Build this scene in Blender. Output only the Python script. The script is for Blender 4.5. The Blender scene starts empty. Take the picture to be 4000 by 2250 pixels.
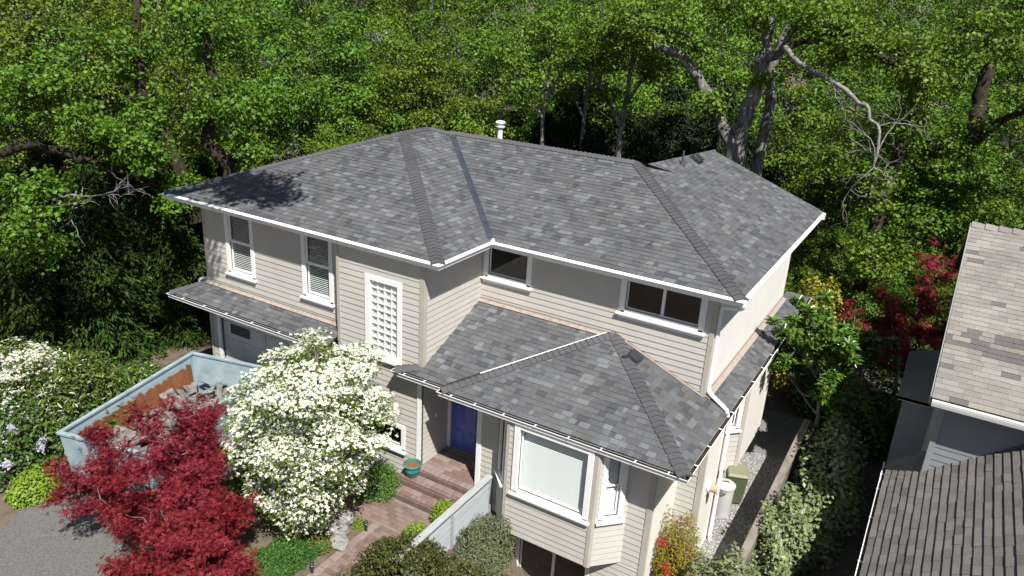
import bpy, math, random
import numpy as np
from mathutils import Vector, Matrix

# ------------------------------------------------------------------ camera, sky, sun, exposure
SC = bpy.context.scene
COL = SC.collection
CAM = np.array([18.795, -12.985, 11.097])
def cam_axes(yaw=-0.518, pitch=-0.361, roll=0.060):
    f = np.array([math.sin(yaw)*math.cos(pitch), math.cos(yaw)*math.cos(pitch), math.sin(pitch)])
    r = np.array([math.cos(yaw), -math.sin(yaw), 0.0]); u = np.cross(r, f)
    return r*math.cos(roll)+u*math.sin(roll), -r*math.sin(roll)+u*math.cos(roll), f
_r, _u, _f = cam_axes()
cd = bpy.data.cameras.new('camera'); co = bpy.data.objects.new('camera', cd); COL.objects.link(co)
co.matrix_world = Matrix(((_r[0], _u[0], -_f[0], CAM[0]), (_r[1], _u[1], -_f[1], CAM[1]),
                          (_r[2], _u[2], -_f[2], CAM[2]), (0, 0, 0, 1)))
cd.sensor_width = 36; cd.lens = 36*2991.0/4000; cd.clip_start = .1; cd.clip_end = 2000
SC.camera = co
SUN = Vector((.555, -.475, 1.0)).normalized()
wd = bpy.data.worlds.new('World'); SC.world = wd; wd.use_nodes = True
nt = wd.node_tree; bg = nt.nodes['Background']
sky = nt.nodes.new('ShaderNodeTexSky'); sky.sky_type = 'NISHITA'; sky.sun_disc = False
sky.sun_elevation = math.asin(SUN.z); sky.sun_rotation = math.atan2(SUN.x, SUN.y)
nt.links.new(sky.outputs[0], bg.inputs[0]); bg.inputs[1].default_value = .05
sd = bpy.data.lights.new('sun', 'SUN'); sd.energy = 5.0; sd.angle = math.radians(.53); sd.color = (1, .965, .91)
so = bpy.data.objects.new('sun', sd); COL.objects.link(so); so.location = (30, -25, 50)
so.rotation_euler = SUN.to_track_quat('Z', 'Y').to_euler()
SC.view_settings.view_transform = 'Standard'; SC.view_settings.look = 'None'
SC.view_settings.exposure = 0.66; SC.view_settings.gamma = 1.0
SC.render.engine = 'CYCLES'

# ------------------------------------------------------------------ helpers
def link(o, parent=None):
    COL.objects.link(o)
    if parent is not None: o.parent = parent
    return o
def thing(name, label, cat, loc=(0, 0, 0), rz=0, group=None):
    o = bpy.data.objects.new(name, None); o.empty_display_size = .2; link(o)
    o.location = loc; o.rotation_euler = (0, 0, rz); o['label'] = label; o['category'] = cat
    if group: o['group'] = group
    return o
def tag(o, label, cat, group=None):
    o['label'] = label; o['category'] = cat
    if group: o['group'] = group
    return o
def raw_mesh(name, V, F, mats, midx=None, smooth=False):
    """V (n,3); F array (m,k) or list of tuples"""
    me = bpy.data.meshes.new(name)
    V = np.asarray(V, np.float32).reshape(-1, 3)
    if isinstance(F, np.ndarray):
        m, k = F.shape
        me.vertices.add(len(V)); me.vertices.foreach_set('co', V.ravel())
        me.loops.add(m*k); me.loops.foreach_set('vertex_index', F.astype(np.int32).ravel())
        me.polygons.add(m); me.polygons.foreach_set('loop_start', np.arange(0, m*k, k, dtype=np.int32))
        me.polygons.foreach_set('loop_total', np.full(m, k, np.int32))
    else:
        me.from_pydata([tuple(map(float, v)) for v in V], [], F)
    if not isinstance(mats, (list, tuple)): mats = [mats]
    for mt in mats: me.materials.append(mt)
    if midx is not None: me.polygons.foreach_set('material_index', np.asarray(midx, np.int32))
    if smooth: me.polygons.foreach_set('use_smooth', np.ones(len(me.polygons), bool))
    me.update(calc_edges=True)
    if smooth and len(V) < 4000: me.set_sharp_from_angle(angle=math.radians(42))
    return me
def mobj(name, me, parent=None, loc=None):
    o = bpy.data.objects.new(name, me); link(o, parent)
    if loc is not None: o.location = loc
    return o
class MB:
    def __init__(s): s.v = []; s.f = []; s.m = []
    def add(s, V, F, m=0):
        k = len(s.v); s.v += [tuple(map(float, p)) for p in V]
        for f in F: s.f.append(tuple(i+k for i in f)); s.m.append(m)
        return s
    def box(s, x0, y0, z0, x1, y1, z1, m=0):
        V = [(x, y, z) for z in (z0, z1) for y in (y0, y1) for x in (x0, x1)]
        return s.add(V, [(0, 2, 3, 1), (4, 5, 7, 6), (0, 1, 5, 4), (2, 6, 7, 3), (0, 4, 6, 2), (1, 3, 7, 5)], m)
    def hexa(s, P, m=0):   # 8 points: bottom ring 4, top ring 4
        return s.add(P, [(3, 2, 1, 0), (4, 5, 6, 7), (0, 1, 5, 4), (1, 2, 6, 5), (2, 3, 7, 6), (3, 0, 4, 7)], m)
    def poly(s, P, m=0): return s.add(P, [tuple(range(len(P)))], m)
    def prism(s, P, dz, m=0):   # P planar ring, extrude by vector dz
        n = len(P); dz = np.array(dz, float); Q = [np.array(p, float)+dz for p in P]
        return s.add(list(P)+Q, [tuple(range(n-1, -1, -1)), tuple(range(n, 2*n))]+[(i, (i+1) % n, n+(i+1) % n, n+i) for i in range(n)], m)
    def tube(s, pts, rad, n=8, m=0, cap=True):
        pts = [np.array(p, float) for p in pts]
        if np.isscalar(rad): rad = [rad]*len(pts)
        k = len(s.v); prev = None
        for i, p in enumerate(pts):
            d = pts[min(i+1, len(pts)-1)]-pts[max(i-1, 0)]; d /= (np.linalg.norm(d)+1e-9)
            if prev is None:
                a = np.array([0, 0, 1.]) if abs(d[2]) < .9 else np.array([1., 0, 0])
            else: a = prev
            x = a-d*(a@d); x /= np.linalg.norm(x)+1e-9; y = np.cross(d, x); prev = x
            for j in range(n):
                t = 2*math.pi*j/n; s.v.append(tuple(p+rad[i]*(x*math.cos(t)+y*math.sin(t))))
        for i in range(len(pts)-1):
            for j in range(n):
                a = k+i*n+j; b = k+i*n+(j+1) % n; s.f.append((a, b, b+n, a+n)); s.m.append(m)
        if cap:
            s.f.append(tuple(k+j for j in range(n-1, -1, -1))); s.m.append(m)
            e = k+(len(pts)-1)*n; s.f.append(tuple(e+j for j in range(n))); s.m.append(m)
        return s
    def lathe(s, prof, c=(0, 0, 0), n=24, m=0):
        k = len(s.v)
        for r, z in prof:
            for j in range(n):
                t = 2*math.pi*j/n; s.v.append((c[0]+r*math.cos(t), c[1]+r*math.sin(t), c[2]+z))
        for i in range(len(prof)-1):
            for j in range(n):
                a = k+i*n+j; b = k+i*n+(j+1) % n; s.f.append((a, b, b+n, a+n)); s.m.append(m)
        if prof[0][0] > 1e-4: s.f.append(tuple(k+j for j in range(n-1, -1, -1))); s.m.append(m)
        e = k+(len(prof)-1)*n
        if prof[-1][0] > 1e-4: s.f.append(tuple(e+j for j in range(n))); s.m.append(m)
        return s
    def obj(s, name, mat, parent=None, smooth=False, loc=None, bevel=0):
        me = raw_mesh(name, s.v, s.f, mat, s.m, smooth)
        o = mobj(name, me, parent, loc)
        if bevel:
            b = o.modifiers.new('bevel', 'BEVEL'); b.width = bevel; b.segments = 2; b.limit_method = 'ANGLE'
        return o
def copy_tree(o, parent=None):
    c = o.copy(); COL.objects.link(c); c.parent = parent
    for ch in list(o.children): copy_tree(ch, c)
    return c

# ------------------------------------------------------------------ materials
def new_mat(name):
    m = bpy.data.materials.new(name); m.use_nodes = True
    t = m.node_tree; return m, t, t.nodes['Principled BSDF']
def N(t, kind, **kw):
    n = t.nodes.new(kind)
    for k, v in kw.items():
        if k.startswith('i_'): n.inputs[k[2:].replace('_', ' ')].default_value = v
        else: setattr(n, k, v)
    return n
def ramp(t, fac, stops):
    r = N(t, 'ShaderNodeValToRGB'); e = r.color_ramp.elements
    while len(e) < len(stops): e.new(.5)
    for i, (p, c) in enumerate(stops): e[i].position = p; e[i].color = (*c, 1)
    t.links.new(fac, r.inputs[0]); return r.outputs[0]
def mat_noise(name, cols, scale=4., rough=.8, bump=0., bscale=None, detail=5., spec=.3, metal=0., bdist=.01, stretch=None, lo=.3, hi=.7):
    """colour from noise between listed colours, plus fine relief"""
    m, t, b = new_mat(name)
    tc = N(t, 'ShaderNodeTexCoord'); src = tc.outputs['Object']
    if stretch:
        mp = N(t, 'ShaderNodeMapping'); mp.inputs['Scale'].default_value = stretch; t.links.new(src, mp.inputs[0]); src = mp.outputs[0]
    n = N(t, 'ShaderNodeTexNoise'); n.inputs['Scale'].default_value = scale; n.inputs['Detail'].default_value = detail
    t.links.new(src, n.inputs['Vector'])
    k = len(cols)
    st = [(lo+(hi-lo)*i/max(k-1, 1), c) for i, c in enumerate(cols)]
    t.links.new(ramp(t, n.outputs['Fac'], st), b.inputs['Base Color'])
    b.inputs['Roughness'].default_value = rough; b.inputs['Specular IOR Level'].default_value = spec; b.inputs['Metallic'].default_value = metal
    if bump:
        n2 = N(t, 'ShaderNodeTexNoise'); n2.inputs['Scale'].default_value = bscale or scale*5; n2.inputs['Detail'].default_value = 6
        t.links.new(src, n2.inputs['Vector'])
        bp = N(t, 'ShaderNodeBump'); bp.inputs['Strength'].default_value = bump; bp.inputs['Distance'].default_value = bdist
        t.links.new(n2.outputs['Fac'], bp.inputs['Height']); t.links.new(bp.outputs[0], b.inputs['Normal'])
    return m
def mat_leaf(name, cols, trans=.35, rough=.45, spec=.35, patch=None):
    """leaf: each leaf (mesh island) takes its own tone; thin translucent blade"""
    m, t, b = new_mat(name)
    g = N(t, 'ShaderNodeNewGeometry')
    oi = N(t, 'ShaderNodeObjectInfo')
    k = len(cols)
    c = ramp(t, g.outputs['Random Per Island'], [(i/(k-1), x) for i, x in enumerate(cols)])
    hs = N(t, 'ShaderNodeHueSaturation')
    mr = N(t, 'ShaderNodeMapRange'); mr.inputs['To Min'].default_value = .485; mr.inputs['To Max'].default_value = .515
    t.links.new(oi.outputs['Random'], mr.inputs[0]); t.links.new(mr.outputs[0], hs.inputs['Hue'])
    mv = N(t, 'ShaderNodeMapRange'); mv.inputs['To Min'].default_value = .82; mv.inputs['To Max'].default_value = 1.15
    t.links.new(oi.outputs['Random'], mv.inputs[0]); t.links.new(mv.outputs[0], hs.inputs['Value'])
    t.links.new(c, hs.inputs['Color']); c = hs.outputs[0]
    t.links.new(c, b.inputs['Base Color']); b.inputs['Roughness'].default_value = rough; b.inputs['Specular IOR Level'].default_value = spec
    tr = N(t, 'ShaderNodeBsdfTranslucent'); t.links.new(c, tr.inputs[0])
    mx = N(t, 'ShaderNodeMixShader'); mx.inputs[0].default_value = trans
    t.links.new(b.outputs[0], mx.inputs[1]); t.links.new(tr.outputs[0], mx.inputs[2])
    t.links.new(mx.outputs[0], t.nodes['Material Output'].inputs['Surface'])
    return m
def mat_plain(name, c, rough=.6, spec=.4, metal=0., var=.06, scale=3., bump=0., bscale=60, bdist=.004):
    a = tuple(x*(1-var) for x in c); d = tuple(min(1, x*(1+var)) for x in c)
    return mat_noise(name, [a, c, d], scale, rough, bump, bscale, spec=spec, metal=metal, bdist=bdist)
M = {}
M['white'] = mat_plain('white_paint', (.80, .80, .79), .45, var=.03)
M['siding'] = mat_noise('beige_siding_paint', [(.46, .436, .395), (.487, .462, .42), (.505, .48, .44)], 1.3, .6, .25, 40, bdist=.003)
M['siding_sunlit'] = mat_noise('sunlit_cream_siding', [(.73, .705, .655), (.75, .73, .68), (.77, .75, .705)], 1.2, .8, .2, 90, bdist=.003)  # paler copy of the beige siding, sun wash-out painted into the colour
M['trim_beige'] = mat_plain('beige_corner_board', (.41, .385, .335), .6)
M['trim_sunlit'] = mat_plain('sunlit_corner_board', (.62, .59, .52), .6)  # paler copy of the beige board, sunlight painted in for the side faces
M['flash'] = mat_noise('brown_flashing', [(.28, .23, .195), (.35, .295, .255), (.25, .205, .175)], 7, .5, .1, 30, spec=.4)
M['gutter_dark'] = mat_noise('dark_lining', [(.02, .018, .015), (.05, .04, .03)], 12, .9)
M['black_metal'] = mat_plain('black_metal', (.025, .027, .032), .4, .5)
M['valley'] = mat_noise('valley_metal', [(.035, .04, .05), (.055, .062, .075)], 3, .42, spec=.5)
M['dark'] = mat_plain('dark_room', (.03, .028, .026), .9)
M['room'] = mat_plain('room_wall', (.30, .28, .25), .9)
M['soffit'] = mat_plain('soffit_paint', (.72, .70, .66), .7)
def shingle_mat(name, c):
    m, t, b = new_mat(name)
    tc = N(t, 'ShaderNodeTexCoord')
    n1 = N(t, 'ShaderNodeTexNoise'); n1.inputs['Scale'].default_value = 70; n1.inputs['Detail'].default_value = 3
    n2 = N(t, 'ShaderNodeTexNoise'); n2.inputs['Scale'].default_value = 1.1; n2.inputs['Detail'].default_value = 4
    for n in (n1, n2): t.links.new(tc.outputs['Object'], n.inputs['Vector'])
    ad = N(t, 'ShaderNodeMath', operation='ADD'); ml = N(t, 'ShaderNodeMath', operation='MULTIPLY'); ml.inputs[1].default_value = .45
    t.links.new(n2.outputs['Fac'], ml.inputs[0]); t.links.new(n1.outputs['Fac'], ad.inputs[0]); t.links.new(ml.outputs[0], ad.inputs[1])
    t.links.new(ramp(t, ad.outputs[0], [(.5, tuple(x*.68 for x in c)), (.72, c), (.95, tuple(x*1.34 for x in c))]), b.inputs['Base Color'])
    b.inputs['Roughness'].default_value = .92; b.inputs['Specular IOR Level'].default_value = .22
    bp = N(t, 'ShaderNodeBump'); bp.inputs['Strength'].default_value = .5; bp.inputs['Distance'].default_value = .004
    t.links.new(n1.outputs['Fac'], bp.inputs['Height']); t.links.new(bp.outputs[0], b.inputs['Normal'])
    return m
SH = [shingle_mat('shingle_slate_dark', (0.066, 0.069, 0.076)), shingle_mat('shingle_slate', (0.086, 0.089, 0.096)),
      shingle_mat('shingle_warm_grey', (0.106, 0.105, 0.106)), shingle_mat('shingle_blue_grey', (0.106, 0.114, 0.122)),
      shingle_mat('shingle_pale_grey', (0.139, 0.147, 0.152)), shingle_mat('shingle_taupe', (0.099, 0.096, 0.096)), shingle_mat('shingle_mid_grey', (0.097, 0.099, 0.105))]
SHW = [.14, .21, .16, .16, .09, .09, .15]
M['cap'] = shingle_mat('ridge_cap_grey', (.084, .083, .089))
TN = [shingle_mat('old_shingle_tan', (.215, .20, .178)), shingle_mat('old_shingle_sand', (.24, .225, .20)),
      shingle_mat('old_shingle_grey', (.195, .182, .163)), shingle_mat('old_shingle_worn', (.12, .112, .108))]
def glass_mat():
    m, t, b = new_mat('window_glass')
    fr = N(t, 'ShaderNodeLayerWeight'); fr.inputs[0].default_value = .5
    pw = N(t, 'ShaderNodeMath', operation='POWER'); pw.inputs[1].default_value = 4.; t.links.new(fr.outputs['Facing'], pw.inputs[0])
    ml = N(t, 'ShaderNodeMath', operation='MULTIPLY_ADD'); ml.inputs[1].default_value = .9; ml.inputs[2].default_value = .06; ml.use_clamp = True
    t.links.new(pw.outputs[0], ml.inputs[0])
    tr = N(t, 'ShaderNodeBsdfTransparent'); tr.inputs[0].default_value = (.93, .965, .955, 1)
    gl = N(t, 'ShaderNodeBsdfGlossy'); gl.inputs['Roughness'].default_value = .015
    mx = N(t, 'ShaderNodeMixShader'); t.links.new(ml.outputs[0], mx.inputs[0])
    t.links.new(tr.outputs[0], mx.inputs[1]); t.links.new(gl.outputs[0], mx.inputs[2])
    t.links.new(mx.outputs[0], t.nodes['Material Output'].inputs['Surface'])
    return m
M['glass'] = glass_mat()
def block_mat():
    m, t, b = new_mat('glass_block')
    tc = N(t, 'ShaderNodeTexCoord'); n = N(t, 'ShaderNodeTexNoise'); n.inputs['Scale'].default_value = 9; n.inputs['Distortion'].default_value = 1.5
    t.links.new(tc.outputs['Object'], n.inputs['Vector'])
    bp = N(t, 'ShaderNodeBump'); bp.inputs['Strength'].default_value = 1.; bp.inputs['Distance'].default_value = .05
    t.links.new(n.outputs['Fac'], bp.inputs['Height'])
    gl = N(t, 'ShaderNodeBsdfGlossy'); gl.inputs['Roughness'].default_value = .08; t.links.new(bp.outputs[0], gl.inputs['Normal'])
    tr = N(t, 'ShaderNodeBsdfTransparent'); tr.inputs[0].default_value = (.86, .9, .88, 1)
    df = N(t, 'ShaderNodeBsdfDiffuse'); df.inputs[0].default_value = (.72, .75, .73, 1)
    m1 = N(t, 'ShaderNodeMixShader'); t.links.new(ramp(t, n.outputs['Fac'], [(.42, (.15, .15, .15)), (.58, (.85, .85, .85))]), m1.inputs[0])
    t.links.new(tr.outputs[0], m1.inputs[1]); t.links.new(df.outputs[0], m1.inputs[2])
    m2 = N(t, 'ShaderNodeMixShader'); m2.inputs[0].default_value = .22
    t.links.new(m1.outputs[0], m2.inputs[1]); t.links.new(gl.outputs[0], m2.inputs[2])
    t.links.new(m2.outputs[0], t.nodes['Material Output'].inputs['Surface'])
    return m
M['block'] = block_mat()
M['mortar'] = mat_plain('white_mortar', (.75, .75, .72), .8)
M['slat'] = mat_plain('blind_slat', (.84, .85, .83), .5, var=.02)
M['door'] = mat_noise('blue_door_paint', [(.09, .125, .45), (.11, .15, .50)], 2, .35, spec=.5)
M['brass'] = mat_plain('brass', (.45, .30, .10), .3, .5, metal=1)
M['bark'] = mat_noise('oak_bark', [(.06, .055, .05), (.15, .14, .13), (.29, .28, .265)], 9, .9, .9, 30, stretch=(1, 1, .25), bdist=.03)
M['bark_dark'] = mat_noise('mossy_bark', [(.015, .012, .010), (.035, .028, .02), (.07, .05, .018)], 7, .95, .9, 26, bdist=.03)
M['bark_pale'] = mat_noise('pale_dead_wood', [(.10, .092, .085), (.19, .18, .165), (.29, .28, .26)], 9, .85, .6, 40, bdist=.01)
M['twig'] = mat_noise('twig_bark', [(.10, .075, .05), (.20, .16, .12)], 10, .9)
M['oak'] = mat_leaf('oak_leaf', [(.032, .080, .007), (.070, .150, .012), (.108, .205, .018), (.145, .25, .026)], .26, .5, .25)
M['oak_y'] = mat_leaf('oak_leaf_yellowish', [(.045, .09, .008), (.09, .165, .013), (.135, .225, .020), (.18, .265, .028)], .28, .5, .25)
M['cedar'] = mat_leaf('cedar_spray', [(.018, .042, .007), (.035, .072, .010), (.066, .115, .016)], .25, .6, .2)
M['fir'] = mat_leaf('fir_needle', [(.012, .028, .008), (.02, .042, .011), (.03, .058, .014)], .2, .6, .2)
# ------------------------------------------------------------------ ground
def sstep(a, b, x):
    t = np.clip((np.asarray(x, float)-a)/(b-a), 0, 1); return t*t*(3-2*t)
def gz(x, y):
    x = np.asarray(x, float); y = np.asarray(y, float)
    z = -.55-.90*sstep(11.05, 12.3, x)
    z = z-.85*sstep(11.5, 11.9, x)*(1-sstep(13.6, 14.2, x))*sstep(-1.7, -.7, y)
    D = np.hypot(x-CAM[0], y-CAM[1])
    z = z-.45*sstep(24, 30, D)*(1-sstep(30, 44, D))+4.5*sstep(34, 95, D)+18*sstep(110, 320, D)
    return z
def build_ground():
    xs = np.unique(np.concatenate([np.linspace(-600, -40, 22), np.linspace(-40, 9, 60), np.linspace(9, 20, 56), np.linspace(20, 45, 20), np.linspace(45, 600, 16)]))
    ys = np.unique(np.concatenate([np.linspace(-300, -12, 12), np.linspace(-12, 9, 56), np.linspace(9, 60, 50), np.linspace(60, 700, 22)]))
    X, Y = np.meshgrid(xs, ys); Z = gz(X, Y)
    V = np.stack([X, Y, Z], -1).reshape(-1, 3); nx, ny = len(xs), len(ys)
    i = np.arange(ny-1)[:, None]*nx+np.arange(nx-1)[None]
    F = np.stack([i, i+1, i+1+nx, i+nx], -1).reshape(-1, 4)
    m, t, b = new_mat('soil_and_litter')
    tc = N(t, 'ShaderNodeTexCoord'); n = N(t, 'ShaderNodeTexNoise'); n.inputs['Scale'].default_value = 2.2; n.inputs['Detail'].default_value = 8
    t.links.new(tc.outputs['Object'], n.inputs['Vector'])
    t.links.new(ramp(t, n.outputs['Fac'], [(.3, (.085, .062, .045)), (.5, (.15, .112, .085)), (.62, (.105, .085, .055)), (.75, (.07, .08, .03))]), b.inputs['Base Color'])
    b.inputs['Roughness'].default_value = .95
    n2 = N(t, 'ShaderNodeTexNoise'); n2.inputs['Scale'].default_value = 22; n2.inputs['Detail'].default_value = 8
    t.links.new(tc.outputs['Object'], n2.inputs['Vector'])
    bp = N(t, 'ShaderNodeBump'); bp.inputs['Strength'].default_value = .9; bp.inputs['Distance'].default_value = .04
    t.links.new(n2.outputs['Fac'], bp.inputs['Height']); t.links.new(bp.outputs[0], b.inputs['Normal'])
    o = mobj('ground', raw_mesh('ground', V, F, m, smooth=True)); o['kind'] = 'structure'
build_ground()
# driveway
m_asph = mat_noise('worn_asphalt', [(.075, .073, .068), (.125, .12, .112), (.17, .165, .155)], 38, .9, .5, 150, bdist=.006, detail=9)
mb = MB()
drive = [(2.35, -6.3), (3.0, -9.5), (7.3, -10.5), (6.2, -7.2), (5.25, -5.6), (4.75, -3.6), (4.9, -1.2), (5.6, .58), (1.0, .58), (.75, -2.5), (1.7, -5.1)]
mb.poly([(x, y, -.542) for x, y in drive]); o = mb.obj('driveway', m_asph); o['kind'] = 'structure'
# gravel side yard (strip follows the ground)
rg = np.random.default_rng(3)
m_grav = mat_noise('grey_gravel', [(.06, .058, .055), (.20, .195, .185), (.36, .35, .34)], 60, .95, .9, 120, bdist=.02, detail=4)
xs = np.linspace(14.95, 16.75, 8); ys = np.linspace(-3.5, 11.5, 30); X, Y = np.meshgrid(xs, ys)
V = np.stack([X, Y, gz(X, Y)+.012], -1).reshape(-1, 3); i = np.arange(29)[:, None]*8+np.arange(7)[None]
o = mobj('gravel_path', raw_mesh('gravel_path', V, np.stack([i, i+1, i+9, i+8], -1).reshape(-1, 4), m_grav)); o['kind'] = 'structure'
# loose stones on it
def pebbles(n, box, rng, smin, smax):
    P = np.stack([rng.uniform(box[0], box[1], n), rng.uniform(box[2], box[3], n), np.zeros(n)], -1)
    P[:, 2] = gz(P[:, 0], P[:, 1])+.014
    s = rng.uniform(smin, smax, n)[:, None, None]
    base = np.array([(1, 0, 0), (0, 1, 0), (-1, 0, 0), (0, -1, 0), (0, 0, .8)])[None]*rng.uniform(.6, 1.3, (n, 5, 3))*s
    a = rng.uniform(0, 6.28, n); c, sn = np.cos(a)[:, None], np.sin(a)[:, None]
    B = np.stack([base[..., 0]*c-base[..., 1]*sn, base[..., 0]*sn+base[..., 1]*c, base[..., 2]], -1)
    V = (B+P[:, None]).reshape(-1, 3); k = np.arange(n)[:, None, None]*5
    F = (np.array([(0, 1, 4), (1, 2, 4), (2, 3, 4), (3, 0, 4)])[None]+k).reshape(-1, 3)
    return V, F
V, F = pebbles(9000, (14.98, 16.7, -2.5, 8.5), rg, .012, .03)
o = mobj('gravel', raw_mesh('gravel', V, F, mat_noise('gravel_stone', [(.10, .10, .095), (.33, .32, .31), (.5, .49, .47)], 14, .9)))
o['kind'] = 'stuff'; tag(o, 'loose pale grey gravel along the side of the house', 'gravel')

# ------------------------------------------------------------------ the house: frame of reference
ZE, ZL = 5.5, 2.589
xB, xD, yC, yE, s1 = 9.52, 15.676, 2.201, 11.503, .374
s2 = .414
ywL, ywB, xwl, xwB, ywC, xwD, ywE = .585, .272, .978, 8.918, 2.722, 15.016, 10.63
YF = .42
HOUSE = thing('two_storey_house', 'two-storey beige lap-sided house with grey hipped roof and blue front door', 'house', (0, 0, 0))
def clip_poly(rect, poly):
    out = rect
    n = len(poly)
    area = sum(poly[i][0]*poly[(i+1) % n][1]-poly[(i+1) % n][0]*poly[i][1] for i in range(n))
    P = poly if area > 0 else poly[::-1]
    for i in range(n):
        a, b = P[i], P[(i+1) % n]; inp = out; out = []
        if not inp: return []
        ex, ey = b[0]-a[0], b[1]-a[1]
        def side(p): return ex*(p[1]-a[1])-ey*(p[0]-a[0])
        for j in range(len(inp)):
            p, q = inp[j], inp[(j+1) % len(inp)]; sp, sq = side(p), side(q)
            if sp >= -1e-9: out.append(p)
            if (sp > 1e-9 and sq < -1e-9) or (sp < -1e-9 and sq > 1e-9):
                t = sp/(sp-sq); out.append((p[0]+t*(q[0]-p[0]), p[1]+t*(q[1]-p[1])))
    return out
class RP:   # roof plane
    def __init__(s, p0, u, w, z0, sl):
        s.p0 = np.array(p0, float); s.u = np.array(u, float); s.w = np.array(w, float); s.z0 = z0; s.sl = sl
        s.k = math.sqrt(1+sl*sl); s.n = np.array([-sl*s.w[0], -sl*s.w[1], 1])/s.k
    def ab(s, x, y): d = np.array([x, y])-s.p0; return (float(d@s.u), float(d@s.w))
    def P(s, a, b, lift=0.):
        q = s.p0+s.u*a+s.w*b; return np.array([q[0], q[1], s.z0+s.sl*b])+s.n*lift
    def z(s, x, y): return s.z0+s.sl*s.ab(x, y)[1]
def shingle_plane(rp, poly_xy, rng, tabs, expo=.143, wmin=.08, wmax=.29, weights=None, nm=7, worn=None, thick=(.006, .016), warp=0):
    """each tab: thin tilted slab with its butt edge"""
    poly = [rp.ab(*p) for p in poly_xy]
    e = expo/rp.k; bmin = min(p[1] for p in poly); bmax = max(p[1] for p in poly); amin = min(p[0] for p in poly); amax = max(p[0] for p in poly)
    b = bmin
    while b < bmax-1e-6:
        a = amin-rng.uniform(0, wmax); row = [p for p in poly]
        while a < amax:
            w = rng.uniform(wmin, wmax); q = clip_poly([(a+.0012, b), (a+w-.0012, b), (a+w-.0012, b+e), (a+.0012, b+e)], poly)
            if len(q) >= 3:
                ar = abs(sum(q[i][0]*q[(i+1) % len(q)][1]-q[(i+1) % len(q)][0]*q[i][1] for i in range(len(q))))/2
                if ar > 2e-4:
                    h = rng.uniform(*thick)
                    V = [rp.P(x, y, .003+h*(1-(y-b)/e)) for x, y in q]; F = [tuple(range(len(q)))]
                    lo = [i for i in range(len(q)) if abs(q[i][1]-b) < 1e-6]
                    if len(lo) >= 2:
                        i0 = min(lo, key=lambda i: q[i][0]); i1 = max(lo, key=lambda i: q[i][0]); k = len(V)
                        V += [rp.P(*q[i0], -.004), rp.P(*q[i1], -.004)]; F.append((i1, i0, k, k+1))
                    mi = int(rng.choice(nm, p=weights))
                    if worn: mi = worn(rp.P(*q[0]), mi, rng)
                    tabs.append((np.array(V), F, mi))
            a += w
        b += e
def emit_tabs(tabs, mats, parent, n_single, field_name='shingle_field', keep=None):
    c = np.array([t[0].mean(0) for t in tabs]); d = np.linalg.norm(c-CAM, axis=1)
    v = c-CAM; zz = v@_f; px = (v@_r)/zz*2991+2000; py = 1125-(v@_u)/zz*2991
    d = d+1000*((px < 0) | (px > 4000) | (py < 0) | (py > 2250))
    for i, t in enumerate(tabs):
        if len(t[0]) < 6: d[i] += 5     # slivers cut by a hip stay in the field
    order = np.argsort(d)
    V, F, mi = [], [], []
    for r, i in enumerate(order):
        Vt, Ft, m = tabs[i]
        if r < n_single:
            mobj('shingle', raw_mesh('shingle', Vt, Ft, mats[m]), parent)
        else:
            k = len(V); V += list(Vt)
            for f in Ft: F.append(tuple(j+k for j in f)); mi.append(m)
    o = mobj(field_name, raw_mesh(field_name, V, F, mats, mi), parent); o['kind'] = 'stuff'
def caps(A, B, n1, n2, mat, parent, rng, w=.16, e=.143, name='ridge_cap'):
    """bent cap pieces along the ridge line A (low) -> B (high)"""
    A = np.array(A, float); B = np.array(B, float); L = np.linalg.norm(B-A); r = (B-A)/L
    def down(n):
        d = np.cross(n, r); return d if d[2] < 0 else -d
    d1, d2 = down(n1), down(n2)
    if d1 @ d2 > .99: d2 = -d1
    up = (n1+n2); up /= np.linalg.norm(up)
    t = 0.
    while t < L-.05:
        e2 = min(t+e*1.25, L+.02); ww = w*rng.uniform(.96, 1.04)
        lo, hi = .040+rng.uniform(-.004, .005), .013
        p, q = A+r*t, A+r*e2
        V = [p+d1*ww+n1*lo, p+up*(lo+.02), p+d2*ww+n2*lo, q+d1*ww+n1*hi, q+up*(hi+.02), q+d2*ww+n2*hi,
             p+d1*ww-n1*.01, p-up*.005, p+d2*ww-n2*.01, q+d1*ww-n1*.01, q+d2*ww-n2*.01]
        F = [(0, 1, 4, 3), (1, 2, 5, 4), (6, 7, 1, 0), (7, 8, 2, 1), (0, 3, 9, 6), (2, 8, 10, 5)]
        mobj(name, raw_mesh(name, V, F, mat), parent); t += e
def quad_plane(pts):
    p = np.array(pts); a = p[1]-p[0]; n = np.cross(a, p[2]-p[0]); n = n/np.linalg.norm(n); n = n if n[2] > 0 else -n
    w = -n[:2]/np.linalg.norm(n[:2]); sl = math.hypot(n[0], n[1])/n[2]; u = np.array([-w[1], w[0]])
    b = [(q[:2]-p[0][:2])@w for q in p]; i = int(np.argmin(b)); return RP(p[i][:2], u, w, p[i][2], sl)
rng = np.random.default_rng(11)
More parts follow.
